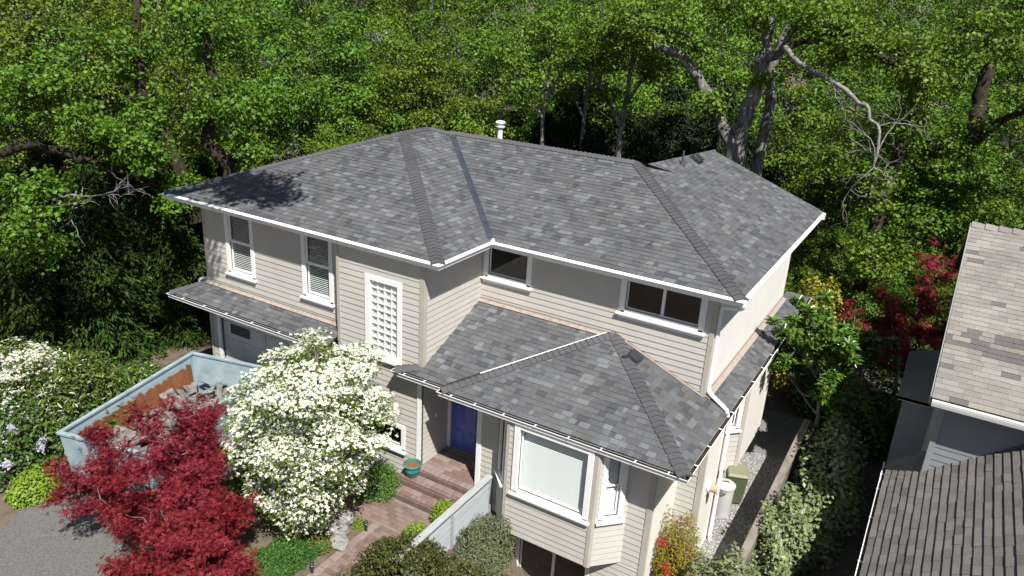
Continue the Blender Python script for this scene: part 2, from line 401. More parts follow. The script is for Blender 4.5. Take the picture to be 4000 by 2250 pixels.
# upper planes
PA = RP((0, 0), (1, 0), (0, 1), ZE, s1); PB = RP((xB, 0), (0, 1), (-1, 0), ZE, s1); PL = RP((0, 0), (0, -1), (1, 0), ZE, s1)
PC = RP((xB, yC), (1, 0), (0, 1), ZE, s1); PD = RP((xD, yC), (0, 1), (-1, 0), ZE, s1)
zR = 7.135; rr = (zR-ZE)/s1; yR = yC+rr; h = xB/2; zA = ZE+s1*h
ap1 = (h, h, zA); ap2 = (h, 5.95, zA); V_ = (xB-rr, yR, zR); ap3 = (xD-rr, yR, zR)
K0 = (11.62, yR, zR); Mp = (12.139, 7.469, 6.822); Rp = (12.139, 11.55, 6.822); P4 = (11.97, 11.55, 6.822+.169*(zR-6.822)/.519)
g0 = .09   # shingles start here inside the gutter lip
dk = MB()
def deck(pts, m=0): dk.poly([(x, y, z-.012) for x, y, z in pts], m)
def z_on(rp, x, y): return (x, y, rp.z(x, y))
deck([z_on(PA, g0, g0), z_on(PA, xB-g0, g0), ap1])
deck([z_on(PB, xB-g0, g0), z_on(PB, xB-g0, yC+g0), V_, ap2, ap1])
deck([z_on(PL, g0, g0), ap1, ap2, z_on(PL, g0, 10.6)])
deck([z_on(PC, xB-g0, yC+g0), z_on(PC, xD-g0, yC+g0), ap3, V_])
deck([z_on(PD, xD-g0, yC+g0), z_on(PD, xD-g0, yE), Rp, Mp, ap3])
deck([ap3, Mp, K0]); deck([Mp, Rp, P4, K0])
deck([ap2, V_, (V_[0], 10.75, ZE), (0, 10.75, ZE)]); deck([V_, ap3, K0, (10, 10.9, 5.55), (V_[0], 10.75, ZE)])   # rear slopes
deck([K0, P4, (10, 11.55, 5.55), (10, 10.9, 5.55)])
UPPER = dk.obj('upper_roof', M['gutter_dark'], HOUSE)
tabs = []
shingle_plane(PA, [(g0, g0), (xB-g0, g0), (h, h)], rng, tabs, weights=SHW)
shingle_plane(PB, [(xB-g0, g0), (xB-g0, yC+g0), (V_[0], V_[1]), (h, 5.95), (h, h)], rng, tabs, weights=SHW)
shingle_plane(PC, [(xB-g0, yC+g0), (xD-g0, yC+g0), (ap3[0], yR), (V_[0], yR)], rng, tabs, weights=SHW)
ym_ = 7.469
shingle_plane(PD, [(xD-g0, yC+g0), (xD-g0, ym_), (12.139, ym_), (ap3[0], yR)], rng, tabs, weights=SHW)
shingle_plane(PD, [(xD-g0, ym_), (xD-g0, yE+.05), (12.139, yE+.05), (12.139, ym_)], rng, tabs, weights=SHW)
qm = quad_plane([ap3, Mp, K0]); shingle_plane(qm, [ap3[:2], Mp[:2], K0[:2]], rng, tabs, weights=SHW)
shingle_plane(PL, [(g0, g0), (h, h), (h, 5.95), (g0, 10)], rng, tabs, weights=SHW)
# low-pitched cricket at the rear
qp = quad_plane([Mp, Rp, P4]); shingle_plane(qp, [Mp[:2], Rp[:2], P4[:2], K0[:2]], rng, tabs, weights=SHW)
# lower planes
xF, yF, ZF = .124, -.247, 2.63
xG, yG, xH, yI, xJ, yK = 8.214, -.086, 9.714, -.279, 15.716, 12.047
PF = RP((xF, yF), (1, 0), (0, 1), ZF, s2); PFL = RP((xF, yF), (0, -1), (1, 0), ZF, s2)
PG = RP((xG, yG), (1, 0), (0, 1), ZL, s2); PI = RP((xH, yI), (1, 0), (0, 1), ZL, s2); PIL = RP((xH, yI), (0, -1), (1, 0), ZL, s2)
PJ = RP((xJ, yI), (0, 1), (-1, 0), ZL, s2)
hq = ywC-yI; Q = (xH+hq, ywC, ZL+s2*hq); vt = (xH+ywC-yG, ywC)
dk = MB()
deck([z_on(PF, xF+g0, yF+g0), z_on(PF, 6.25, yF+g0), z_on(PF, 6.25, ywL+.05), z_on(PF, xF+.88, ywL+.05)])
deck([z_on(PFL, xF+g0, yF+g0), z_on(PFL, xF+.9, yF+.9), z_on(PFL, xF+.9, 9), z_on(PFL, xF+g0, 9)])
deck([z_on(PG, xG+g0, yG+g0), z_on(PG, xH+g0, yG+g0), z_on(PG, vt[0], ywC+.03), z_on(PG, xwB-.03, ywC+.03), z_on(PG, xwB-.03, ywB)])
gtop = (xwB, ywB+.05, PG.z(xwB, ywB+.05)); 
deck([z_on(PG, xG+g0, yG+g0), gtop, (xG+g0, ywB+.02, ZL+.03)])
deck([z_on(PIL, xH+g0, yI+g0), z_on(PIL, xH+g0, yG+g0), z_on(PIL, *vt), Q])
deck([z_on(PI, xH+g0, yI+g0), z_on(PI, xJ-g0, yI+g0), Q])
deck([z_on(PJ, xJ-g0, yI+g0), z_on(PJ, xJ-g0, yK-g0), z_on(PJ, 14.3, 10.65), z_on(PJ, xwD, 10.65), z_on(PJ, xwD, ywC), Q])
deck([z_on(PJ, xJ-g0, yK-g0), z_on(PJ, 14.3, 10.65), (12.5, 10.65, PJ.z(14.3, 10.65)), (12.5, yK-g0, ZL+.03)])
LOWER = dk.obj('lower_roof', M['gutter_dark'], HOUSE)
shingle_plane(PF, [(xF+g0, yF+g0), (6.24, yF+g0), (6.24, ywL), (xF+.83, ywL)], rng, tabs, weights=SHW)
shingle_plane(PFL, [(xF+g0, yF+g0), (xF+.83, ywL), (xF+.83, 8), (xF+g0, 8)], rng, tabs, weights=SHW)
yg_ = yG+g0; xr_ = xwB+.012
def pg_row(x0): return (x0-xH+yG)
shingle_plane(PG, [(xr_, yg_), (xH+g0, yg_), vt, (xr_, ywC)], rng, tabs, weights=SHW)
shingle_plane(PG, [(xG+g0, yg_), (xr_-.002, yg_), (xr_-.002, ywB+.04)], rng, tabs, weights=SHW)
shingle_plane(PIL, [(xH+g0, yI+g0), (xH+g0, yG+g0), vt, Q[:2]], rng, tabs, weights=SHW)
shingle_plane(PI, [(xH+g0, yI+g0), (xJ-g0, yI+g0), Q[:2]], rng, tabs, weights=SHW)
shingle_plane(PJ, [(xJ-g0, yI+g0), (xJ-g0, ywC), Q[:2]], rng, tabs, weights=SHW)
shingle_plane(PJ, [(xJ-g0, ywC), (xJ-g0, yK-g0), (xwD, 11.3), (xwD, ywC)], rng, tabs, weights=SHW)
emit_tabs(tabs, SH, LOWER, 300)
# ridge and hip caps
def nrm(rp): return rp.n
def a3(rp, x, y): return (x, y, rp.z(x, y))
caps(a3(PA, g0, g0), ap1, PL.n, PA.n, M['cap'], UPPER, rng)
caps(a3(PA, xB-g0, g0), ap1, PA.n, PB.n, M['cap'], UPPER, rng)
caps(ap1, ap2, PL.n, PB.n, M['cap'], UPPER, rng)
caps((4.76+.5, 5.95+.55, zA-.18), ap2, PB.n, RP((0, 0), (-1, 0), (0, -1), 0, s1).n, M['cap'], UPPER, rng)
caps(V_, ap3, PC.n, RP((0, 0), (-1, 0), (0, -1), 0, s1).n, M['cap'], UPPER, rng)
caps(a3(PD, xD-g0, yC+g0), ap3, PC.n, PD.n, M['cap'], UPPER, rng)
caps(a3(PI, xH+g0, yI+g0), Q, PIL.n, PI.n, M['cap'], LOWER, rng)
caps(a3(PI, xJ-g0, yI+g0), Q, PI.n, PJ.n, M['cap'], LOWER, rng)
caps(a3(PG, xG+g0, yG+g0), gtop, RP((xG, 0), (0, -1), (1, 0), 0, s2*.5).n, PG.n, M['cap'], LOWER, rng)
caps(a3(PF, xF+g0, yF+g0), a3(PF, xF+.83, ywL), PFL.n, PF.n, M['cap'], LOWER, rng)
# open metal valleys
def strip(name, A, B, n1, n2, w, mat, parent, lift=.02):
    A = np.array(A, float); B = np.array(B, float); r = (B-A)/np.linalg.norm(B-A)
    def side(n, sg):
        d = np.cross(n, r); return d/np.linalg.norm(d)
    d1 = side(n1, 1); d2 = -side(n2, 1)
    if d1[2] < 0: d1 = -d1
    if d2[2] < 0: d2 = -d2
    mb = MB(); up = np.array([0, 0, lift])
    mb.add([A+up, B+up, B+d1*w+up, A+d1*w+up, B+d2*w+up, A+d2*w+up], [(0, 1, 2, 3), (1, 0, 5, 4)])
    return mb.obj(name, mat, parent)
strip('valley_flashing', (xB-g0-.02, yC+g0+.02, PC.z(0, yC+g0)), V_, PB.n, PC.n, .085, M['valley'], UPPER, .024)
strip('valley_flashing', (xH+g0, yG+g0, PG.z(0, yG+g0)), (vt[0], vt[1], PG.z(*vt)), PIL.n, PG.n, .06, M['black_metal'], LOWER, .024)
mb = MB()
A_ = np.array([xH+.35, yG+.35+.01, PG.z(0, yG+.36)+.045]); B_ = np.array([vt[0], vt[1]-.02, PG.z(*vt)+.045]); A_ = A_+(B_-A_)*.12
dv = np.array([.707, -.707, 0])*.016; mb.hexa([A_-dv, A_+dv, B_+dv, B_-dv]+[p+np.array([0, 0, .012]) for p in (A_-dv, A_+dv, B_+dv, B_-dv)])
mb.obj('valley_edge_trim', M['white'], LOWER)

# ------------------------------------------------------------------ gutters, fascia, soffit (mitred sweeps; inward is left of travel)
def sweep(name, line, prof, mat, parent, z, closed_prof=True, caps_=True):
    L = [np.array(p, float) for p in line]; n = len(L); offs = []
    def inn(a, b): d = (b-a)/np.linalg.norm(b-a); return np.array([-d[1], d[0]])
    for i in range(n):
        if i == 0: o = inn(L[0], L[1])
        elif i == n-1: o = inn(L[-2], L[-1])
        else:
            a, b = inn(L[i-1], L[i]), inn(L[i], L[i+1]); o = (a+b)/(1+a@b)
        offs.append(o)
    mb = MB(); k = len(prof); V = []
    for p, o in zip(L, offs):
        for d, dz in prof: q = p+o*d; V.append((q[0], q[1], z+dz))
    F = []
    for i in range(n-1):
        for j in range(k if closed_prof else k-1):
            j2 = (j+1) % k; F.append((i*k+j, (i+1)*k+j, (i+1)*k+j2, i*k+j2))
    if closed_prof and caps_: F += [tuple(range(k)), tuple((n-1)*k+j for j in range(k-1, -1, -1))]
    return mb.add(V, F).obj(name, mat, parent)
UP = [(0, 10.3), (0, 0), (xB, 0), (xB, yC), (xD, yC), (xD, yE)]
sweep('gutter', UP, [(0, -.012), (0, -.002), (.085, .028), (.10, .026), (.10, -.125), (.055, -.125), (.05, -.06), (.034, -.026)], M['white'], HOUSE, ZE)
sweep('fascia', UP, [(.104, .02), (.125, .02), (.125, -.15), (.104, -.15)], M['white'], HOUSE, ZE)
sweep('soffit', UP, [(.127, -.135), (.80, -.135), (.80, -.155), (.127, -.155)], M['soffit'], HOUSE, ZE)
LO1 = [(xF, 8.5), (xF, yF), (6.24, yF)]
LO2 = [(xG, ywB-.01), (xG, yG), (xH, yG), (xH, yI), (xJ, yI), (xJ, yK), (13, yK)]
openp = [(0, 0), (0, -.012), (.026, -.03), (.034, -.06), (.038, -.115), (.10, -.115), (.10, -.01), (.096, -.01), (.096, -.105), (.044, -.105), (.038, -.058), (.03, -.024), (.014, 0)]
for ln, zz in ((LO1, ZF), (LO2, ZL)):
    sweep('gutter', ln, openp, M['white'], HOUSE, zz)
    sweep('dark_lining', ln, [(.016, -.003), (.034, -.024), (.044, -.07), (.094, -.07), (.095, -.004)], M['gutter_dark'], HOUSE, zz, closed_prof=False)  # dark liner over the bottom and inner walls of the white gutter
    sweep('fascia', ln, [(.104, .005), (.125, .005), (.125, -.15), (.104, -.15)], M['white'], HOUSE, zz)
sweep('soffit', LO1, [(.127, -.135), (.9, -.135), (.9, -.15), (.127, -.15)], M['soffit'], HOUSE, ZF)
mb = MB()
for P in ([(xG+.127, yG+.127), (xH+.127, yG+.127), (xH+.127, 1.45), (xG+.127, 1.45)], [(xH+.127, yI+.127), (xJ-.127, yI+.127), (xJ-.127, 1.45), (xH+.127, 1.45)], [(14.6, 1.45), (xJ-.127, 1.45), (xJ-.127, yK-.127), (14.6, yK-.127)]):
    mb.prism([(x, y, ZL-.15) for x, y in P], (0, 0, .014))
mb.obj('soffit', M['soffit'], HOUSE)
# hangers across the open gutters
hang = MB().box(-.012, -.01, -.006, .012, .125, .008); hme = raw_mesh('gutter_hanger', hang.v, hang.f, M['white'])
def hanger(x, y, rz, z):
    o = mobj('gutter_hanger', hme, HOUSE, (x, y, z)); o.rotation_euler = (0, 0, rz)
for x in (8.6, 9.2, 10.1, 10.75, 11.5, 12.3, 13.1, 13.85, 14.6, 15.3): hanger(x, yG if x < 9.6 else yI, 0, ZL)
for y in (.35, 1.2, 2.05, 2.95, 3.85, 4.8, 5.75, 6.7, 7.7, 8.7, 9.7, 10.8): hanger(xJ, y, math.pi/2, ZL)
for x in (13.6, 14.6): hanger(x, yK, math.pi, ZL)
for x in (.8, 1.7, 2.6, 3.6, 4.6): hanger(x, yF, 0, ZF)
# ------------------------------------------------------------------ walls, lap boards, windows
class WF:
    def __init__(s, p, d):
        d = np.array(d, float); d /= np.linalg.norm(d); s.p = np.array(p, float); s.d = d; s.n = np.array([d[1], -d[0]])
    def P(s, a, z, o=0.): q = s.p+s.d*a+s.n*o; return (q[0], q[1], z)
def wbox(mb, w, a0, a1, z0, z1, o0, o1, m=0):
    return mb.hexa([w.P(a0, z0, o1), w.P(a1, z0, o1), w.P(a1, z0, o0), w.P(a0, z0, o0), w.P(a0, z1, o1), w.P(a1, z1, o1), w.P(a1, z1, o0), w.P(a0, z1, o0)], m)
def wall(w, L, z0, z1, holes=(), boards=True, mat='siding', expo=.15, a0=0., top=None, zfirst=None, zbot=None):
    """backing sheet with openings; lap boards as separate pieces. top(a): sloped lower limit not needed"""
    A = sorted({a0, L}|{h[0] for h in holes}|{h[1] for h in holes}); Z = sorted({z0, z1}|{h[2] for h in holes}|{h[3] for h in holes})
    A = [a for a in A if a0-1e-6 <= a <= L+1e-6]; Z = [z for z in Z if z0-1e-6 <= z <= z1+1e-6]
    mb = MB()
    for i in range(len(A)-1):
        for j in range(len(Z)-1):
            am, zm = (A[i]+A[i+1])/2, (Z[j]+Z[j+1])/2
            if any(h[0] < am < h[1] and h[2] < zm < h[3] for h in holes): continue
            mb.add([w.P(A[i], Z[j]), w.P(A[i+1], Z[j]), w.P(A[i+1], Z[j+1]), w.P(A[i], Z[j+1])], [(0, 1, 2, 3)])
            mb.add([w.P(A[i], Z[j], -.12), w.P(A[i+1], Z[j], -.12), w.P(A[i+1], Z[j+1], -.12), w.P(A[i], Z[j+1], -.12)], [(3, 2, 1, 0)])
    o = mb.obj('wall', M[mat], HOUSE)
    if boards:
        z = zfirst if zfirst is not None else z0
        while z < z1-.02:
            t = min(z+expo, z1); segs = [(a0, L)]
            for h in holes:
                if h[2] < t-.03 and h[3] > z+.03:
                    ns = []
                    for s, e in segs:
                        if h[1] <= s or h[0] >= e: ns.append((s, e)); continue
                        if h[0]-s > .03: ns.append((s, h[0]))
                        if e-h[1] > .03: ns.append((h[1], e))
                    segs = ns
            for s, e in segs:
                if zbot is not None:      # board end cut along a roof line
                    s2_, e2_ = zbot(z, t, s, e)
                    if e2_-s2_ < .03: continue
                    s, e = s2_, e2_
                b = MB(); j = random.uniform(-.002, .002)
                b.hexa([w.P(s, z-.012, .019+j), w.P(e, z-.012, .019+j), w.P(e, z-.012, .001), w.P(s, z-.012, .001), w.P(s, t, .004), w.P(e, t, .004), w.P(e, t, .001), w.P(s, t, .001)])
                b.obj('siding_board', M[mat], o)
            z += expo
    return o
random.seed(5)
def cboard(w, a0, a1, z0, z1, o0=.0, o1=.03, mat='trim_beige', name='corner_board'):
    mb = MB(); wbox(mb, w, a0, a1, z0, z1, o0, o1); return mb.obj(name, M[mat], HOUSE)
SL = {}
def window(w, a0, a1, z0, z1, trim=.11, blind=None, mull=(), rail=None, sill=True, room='dark', trimtop=True, depth=1.3, tilt=.6, sash=.045, slat_from=None, projection=.035):
    """a0..z1 = glass opening; trim outside it"""
    mb = MB(); tz = z1+(trim if trimtop else 0)
    wbox(mb, w, a0-trim, a0-.001, z0-.04, tz, -.02, projection); wbox(mb, w, a1+.001, a1+trim, z0-.04, tz, -.02, projection)
    if trimtop: wbox(mb, w, a0, a1, z1+.001, tz, -.02, projection-.002)
    wbox(mb, w, a0, a1, z0-.10, z0-.001, -.02, projection-.002)
    W = mb.obj('window', M['white'], HOUSE, bevel=.004)
    if sill:
        mb = MB(); wbox(mb, w, a0-trim-.045, a1+trim+.045, z0-.145, z0-.101, -.02, .10)
        wbox(mb, w, a0-trim, a1+trim, z0-.235, z0-.146, -.02, .03); mb.obj('sill', M['white'], W, bevel=.004)
    mb = MB()
    xs = [a0]+list(mull)+[a1]
    for i in range(len(xs)-1):
        l, r = xs[i], xs[i+1]; zs = [z0]+([rail] if rail else [])+[z1]
        for j in range(len(zs)-1):
            b, t = zs[j], zs[j+1]; off = -.05 if (j == 0 or not rail) else -.02
            wbox(mb, w, l, l+sash, b, t, off-.03, off); wbox(mb, w, r-sash, r, b, t, off-.03, off)
            wbox(mb, w, l+sash, r-sash, b, b+sash, off-.03, off-.001); wbox(mb, w, l+sash, r-sash, t-sash, t, off-.03, off-.001)
            g = MB(); g.add([w.P(l+sash, b+sash, off-.018), w.P(r-sash, b+sash, off-.018), w.P(r-sash, t-sash, off-.018), w.P(l+sash, t-sash, off-.018)], [(0, 1, 2, 3)])
            g.obj('pane', M['glass'], W)
    mb.obj('sash', M['white'], W)
    if blind:
        pitch = blind; z = z0+.05; dpt = pitch*.92; c, s_ = math.cos(tilt), math.sin(tilt)
        key = (round(a1-a0, 3), pitch, tuple(w.d)); 
        if key not in SL:
            b = MB(); cc = -.11; ha = (a1-a0)/2-.03
            for k in (0,):
                P = []
                for dz in (-.0015, .0015):
                    for (a, o) in ((-ha, cc+dpt/2*c), (ha, cc+dpt/2*c), (ha, cc-dpt/2*c), (-ha, cc-dpt/2*c)):
                        q = w.d*a+w.n*o; P.append((q[0], q[1], (s_*dpt/2 if o < cc else -s_*dpt/2)+dz))
                b.hexa(P)
            SL[key] = raw_mesh('slat', b.v, b.f, M['slat'])
        mid = w.P((a0+a1)/2, 0)
        while z < z1-.02:
            if slat_from is None or z > slat_from: mobj('slat', SL[key], W, (mid[0], mid[1], z))
            z += pitch
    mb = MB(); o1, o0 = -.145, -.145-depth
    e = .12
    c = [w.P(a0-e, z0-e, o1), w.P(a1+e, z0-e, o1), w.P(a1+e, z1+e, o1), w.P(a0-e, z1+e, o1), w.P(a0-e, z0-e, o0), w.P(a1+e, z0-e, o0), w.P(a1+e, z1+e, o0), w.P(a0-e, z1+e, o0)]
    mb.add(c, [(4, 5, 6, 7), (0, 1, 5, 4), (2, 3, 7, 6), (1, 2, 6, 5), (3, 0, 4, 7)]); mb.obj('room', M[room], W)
    return W
ZT = ZE-.15     # soffit underside meets the walls here
# --- wing, left bay of the front (two tall sash windows)
w1 = WF((xwl, ywL), (1, 0)); A1, A2, A3, A4 = 1.99-xwl, 2.84-xwl, 4.88-xwl, 5.70-xwl
wl = 6.25-xwl
H1 = [(A1-.1, A2+.1, 3.42, ZT), (A3-.1, A4+.1, 3.42, ZT)]
wall(w1, wl, 2.93, ZT, H1, zfirst=2.95)
for a, b in ((A1, A2), (A3, A4)): window(w1, a, b, 3.56, 5.20, trim=.13, blind=.052, rail=4.40, trimtop=False, tilt=.02)
cboard(w1, -.03, .07, 2.95, ZT); cboard(w1, wl-.075, wl-.004, 2.9, ZT)
wall(WF((xwl, 9), (0, -1)), 9-ywL, 2.9, ZT, boards=False)
cboard(WF((xwl, 9), (0, -1)), 9-ywL-.1, 9-ywL, 2.95, ZT)
# --- wing, projecting stair bay with glass blocks
w2 = WF((6.25, ywB), (1, 0)); L2 = xwB-6.25
GB = (7.32-6.25, 8.165-6.25, 2.75, 4.61)
SW = (7.05-6.25, 8.30-6.25, .30, .82)
wall(w2, L2, -.55, ZT, [(GB[0]-.15, GB[1]+.15, GB[2]-.2, GB[3]+.13), (SW[0]-.08, SW[1]+.1, SW[2]-.1, SW[3]+.09)], zfirst=-.5)
cboard(w2, 0, .09, 2.7, ZT); cboard(w2, L2-.10, L2+.028, 2.72, ZT); cboard(w2, L2-.13, L2+.0, 0.0, 2.42, 0, .04, 'white', 'door_post')
wall(WF((6.25, ywL+.05), (0, -1)), ywL+.05-ywB, 2.6, ZT, boards=False)
mb = MB(); a0, a1, z0, z1 = GB
for q in ((a0-.15, a0, z0-.1, z1+.13), (a1, a1+.13, z0-.1, z1+.13)): wbox(mb, w2, *q, -.02, .045)
wbox(mb, w2, a0+.001, a1-.001, z1, z1+.13, -.02, .043); wbox(mb, w2, a0+.001, a1-.001, z0-.1, z0, -.02, .043)
wbox(mb, w2, a0-.18, a1+.16, z0-.165, z0-.101, -.02, .11); G = mb.obj('glass_block_window', M['white'], HOUSE, bevel=.004)
mb = MB(); wbox(mb, w2, a0, a1, z0, z1, -.10, -.07)
mb.obj('back_panel', M['mortar'], G)
nx, nz = 4, 10; bw, bh = (a1-a0)/nx, (z1-z0)/nz
mb = MB()
for i in range(nx+1): wbox(mb, w2, max(a0, a0+i*bw-.012), min(a1, a0+i*bw+.012), z0, z1, -.07, -.004)
for j in range(nz+1): wbox(mb, w2, a0, a1, max(z0, z0+j*bh-.012), min(z1, z0+j*bh+.012), -.07, -.006)
mb.obj('mortar', M['mortar'], G)
hb, hh = bw/2-.013, bh/2-.013; B = MB()
V = [(-hb, 0, -hh), (hb, 0, -hh), (hb, 0, hh), (-hb, 0, hh)]+[(x*.78, .012, z*.78) for x, z in ((-hb, -hh), (hb, -hh), (hb, hh), (-hb, hh))]+[(x*.35, .03, z*.35) for x, z in ((-hb, -hh), (hb, -hh), (hb, hh), (-hb, hh))]
B.add(V, [(8, 9, 10, 11), (0, 1, 5, 4), (1, 2, 6, 5), (2, 3, 7, 6), (3, 0, 4, 7), (4, 5, 9, 8), (5, 6, 10, 9), (6, 7, 11, 10), (7, 4, 8, 11)])
bme = raw_mesh('glass_block', B.v, B.f, M['block'])
for i in range(nx):
    for j in range(nz):
        p = w2.P(a0+(i+.5)*bw, z0+(j+.5)*bh, -.018); mobj('glass_block', bme, G, p)
window(w2, SW[0], SW[1], SW[2], SW[3], trim=.12, sill=True, room='dark', sash=.02)
# --- wing right flank, above the porch roof
w3 = WF((xwB, ywB), (0, 1)); L3 = ywC-ywB
def cut3(z, t, s, e):   # board starts where it clears the porch roof
    lim = (t-(PG.z(0, ywB)+.05))/s2
    return (s, min(e, lim))
wall(w3, L3, 2.6, ZT, zfirst=2.78, zbot=cut3)
cboard(w3, 0, .10, 2.75, ZT)
# --- main upper front
w4 = WF((xwB, ywC), (1, 0)); L4 = xwD-xwB
h1 = (9.12-xwB, 10.25-xwB); h2 = (12.89-xwB, 14.66-xwB)
wall(w4, L4, 2.7, ZT, [(h1[0]-.08, h1[1]+.1, 4.38, ZT), (h2[0]-.1, h2[1]+.1, 4.38, ZT)], zfirst=2.85)
window(w4, h1[0], h1[1], 4.50, 5.26, trim=.14, trimtop=False, room='dark', sash=.03)
window(w4, h2[0], h2[1], 4.50, 5.26, trim=.14, trimtop=False, mull=(13.78-xwB,), room='dark', sash=.035)
cboard(w4, L4-.085, L4+.026, 2.75, ZT)
# --- right flank (smooth wall, the sun's wash-out put into its cream colour)
w5 = WF((xwD, ywC), (0, 1)); wall(w5, ywE-ywC, 2.7, ZT, boards=False, mat='siding_sunlit')
cboard(w5, 0, .085, 2.75, ZT, 0, .026, 'trim_sunlit'); cboard(w5, ywE-ywC-.1, ywE-ywC, 2.7, ZT, 0, .026, 'trim_sunlit')
wall(WF((xwD, ywE), (-1, 0)), 10, -1.4, ZT, boards=False, mat='siding_sunlit')
mb = MB(); mb.poly([(xD-.12, yE+.03, ZE-.12), (xD-.12, yE+.03, PD.z(xD-.12, 0)), (12.139, yE+.03, 6.80), (10, yE+.03, 6.0), (10, yE+.03, ZE-.12)]); mb.obj('gable_wall', M['siding'], HOUSE)
mb = MB(); mb.prism([(xD-.02, yE+.04, ZE-.20), (xD-.02, yE+.04, ZE-.01), (xD-.42, yE+.04, ZE+.11), (xD-.42, yE+.04, ZE-.20)], (0, .05, 0)); mb.obj('eave_return', M['white'], HOUSE)
# flashing where the lower roofs meet the walls
def flash(P, Q_, n, hgt=.10, out=.10, drop=0.):
    P = np.array(P); Q_ = np.array(Q_); n = np.array((*n, 0.)); mb = MB()
    a, b = np.array([0, 0, hgt]), n*out-np.array([0, 0, drop])
    mb.add([P+n*.032, Q_+n*.032, Q_+n*.032+a, P+n*.032+a, P+b+n*.03, Q_+b+n*.03], [(0, 1, 2, 3), (4, 5, 1, 0)])
    mb.obj('flashing', M['flash'], HOUSE)
up = .026
flash((xwl, ywL, PF.z(0, ywL)+up), (6.25, ywL, PF.z(0, ywL)+up), (0, -1), .05, .10, .10*s2)
flash((xwB, ywC, PG.z(0, ywC)+up), (vt[0]+.1, ywC, PG.z(0, ywC)+up), (0, -1), .05, .10, .10*s2)
flash((xwD, ywC, PJ.z(xwD, 0)+up), (xwD, ywE, PJ.z(xwD, 0)+up), (1, 0), .05, .12, .12*s2)
flash((Q[0]-.02, ywC, Q[2]+up), (xwD, ywC, PJ.z(xwD, 0)+up), (0, -1), .03, .05, 0)
# --- lower storey, garage front under the left skirt roof
w6 = WF((.93, ywL), (1, 0)); wall(w6, 6.25-.93, -.55, ZF+.3, [(.42, 5.0, -.55, 1.95)], zfirst=-.5)
cboard(w6, -.03, .08, -.5, ZF-.15)
mb = MB()
for q in ((.30, .42, -.55, 2.08), (5.0, 5.12, -.55, 2.08)): wbox(mb, w6, *q, -.02, .04)
wbox(mb, w6, .421, 4.999, 1.95, 2.08, -.02, .038)
GD = mb.obj('garage_door', M['white'], HOUSE)
m_gd = mat_plain('garage_door_paint', (.52, .52, .50), .5)
for j in range(4):
    mb = MB(); wbox(mb, w6, .42, 5.0, -.55+j*.625, -.55+(j+1)*.625-.012, -.12, -.08)
    if j < 4:
        for k in range(5):
            x = .55+k*.89; wbox(mb, w6, x, x+.72, -.43+j*.625, -.43+j*.625+.40, -.08, -.065)
    mb.obj('garage_panel', M['dark'] if j == 3 and False else m_gd, GD)
mb = MB(); wbox(mb, w6, .75, 1.55, 1.50, 1.80, -.07, -.055); mb.obj('pane', M['black_metal'], GD)
wall(WF((.93, 9), (0, -1)), 9-ywL, -1.2, ZF+.3, boards=False)
# --- porch
w7 = WF((xwB, YF-.1), (0, 1)); wall(w7, 1.40-YF+.1, -.0, 2.45, zfirst=.0)
w8 = WF((xwB, 1.40), (1, 0)); D0, D1, DZ = .10, 1.02, 2.03
wall(w8, 10.50-xwB, 0, 2.45, [(D0-.02, D1+.02, 0, DZ+.02)], zfirst=0.)
wall(WF((10.50, 1.40), (0, -1)), 1.40-YF, -.3, 2.45, zfirst=0)
mb = MB()
wbox(mb, w8, D0, D1, .02, DZ, -.06, -.02); 
for (a, b, c, d) in ((.12, .40, .15, .62), (.52, .80, .15, .62), (.12, .40, .75, 1.35), (.52, .80, .75, 1.35), (.12, .40, 1.48, 1.86), (.52, .80, 1.48, 1.86)):
    wbox(mb, w8, D0+a, D0+b, c, d, -.02, -.012); wbox(mb, w8, D0+a+.04, D0+b-.04, c+.04, d-.04, -.012, .002)
DR = mb.obj('front_door', M['door'], HOUSE, bevel=.005)
mb = MB(); wbox(mb, w8, D0-.11, D0-.004, 0, DZ+.11, -.03, .035); wbox(mb, w8, D1+.004, D1+.11, 0, DZ+.11, -.03, .035); wbox(mb, w8, D0-.003, D1+.003, DZ+.004, DZ+.11, -.03, .033)
mb.obj('door_frame', M['white'], DR, bevel=.004)
mb = MB(); wbox(mb, w8, D0, D1, 0.004, .03, -.06, .07); mb.obj('threshold', mat_plain('threshold_grey', (.22, .21, .20), .6), DR)
mb = MB(); mb.lathe([(.0, -.03), (.028, -.025), (.034, 0), (.028, .025), (0, .03)], (0, 0, 0), 12); o = mb.obj('door_knob', M['brass'], DR, True, w8.P(D1-.07, 1.0, .03))
mb = MB(); wbox(mb, w8, D1-.10, D1-.04, .9, 1.12, -.02, -.008); mb.obj('lock_plate', M['brass'], DR)
mb = MB(); wbox(mb, w7, .48, .52, 1.15, 1.24, .018, .05); mb.obj('doorbell', M['white'], HOUSE)
w9 = WF((10.45, YF), (1, 0))
mb = MB(); wbox(mb, w9, 0, .13, -.02, 2.45, -.13, .035); mb.obj('porch_post', M['white'], HOUSE, bevel=.005)
wall(w9, 11.04-10.45, -.8, 2.45, a0=.13, zfirst=-.75)
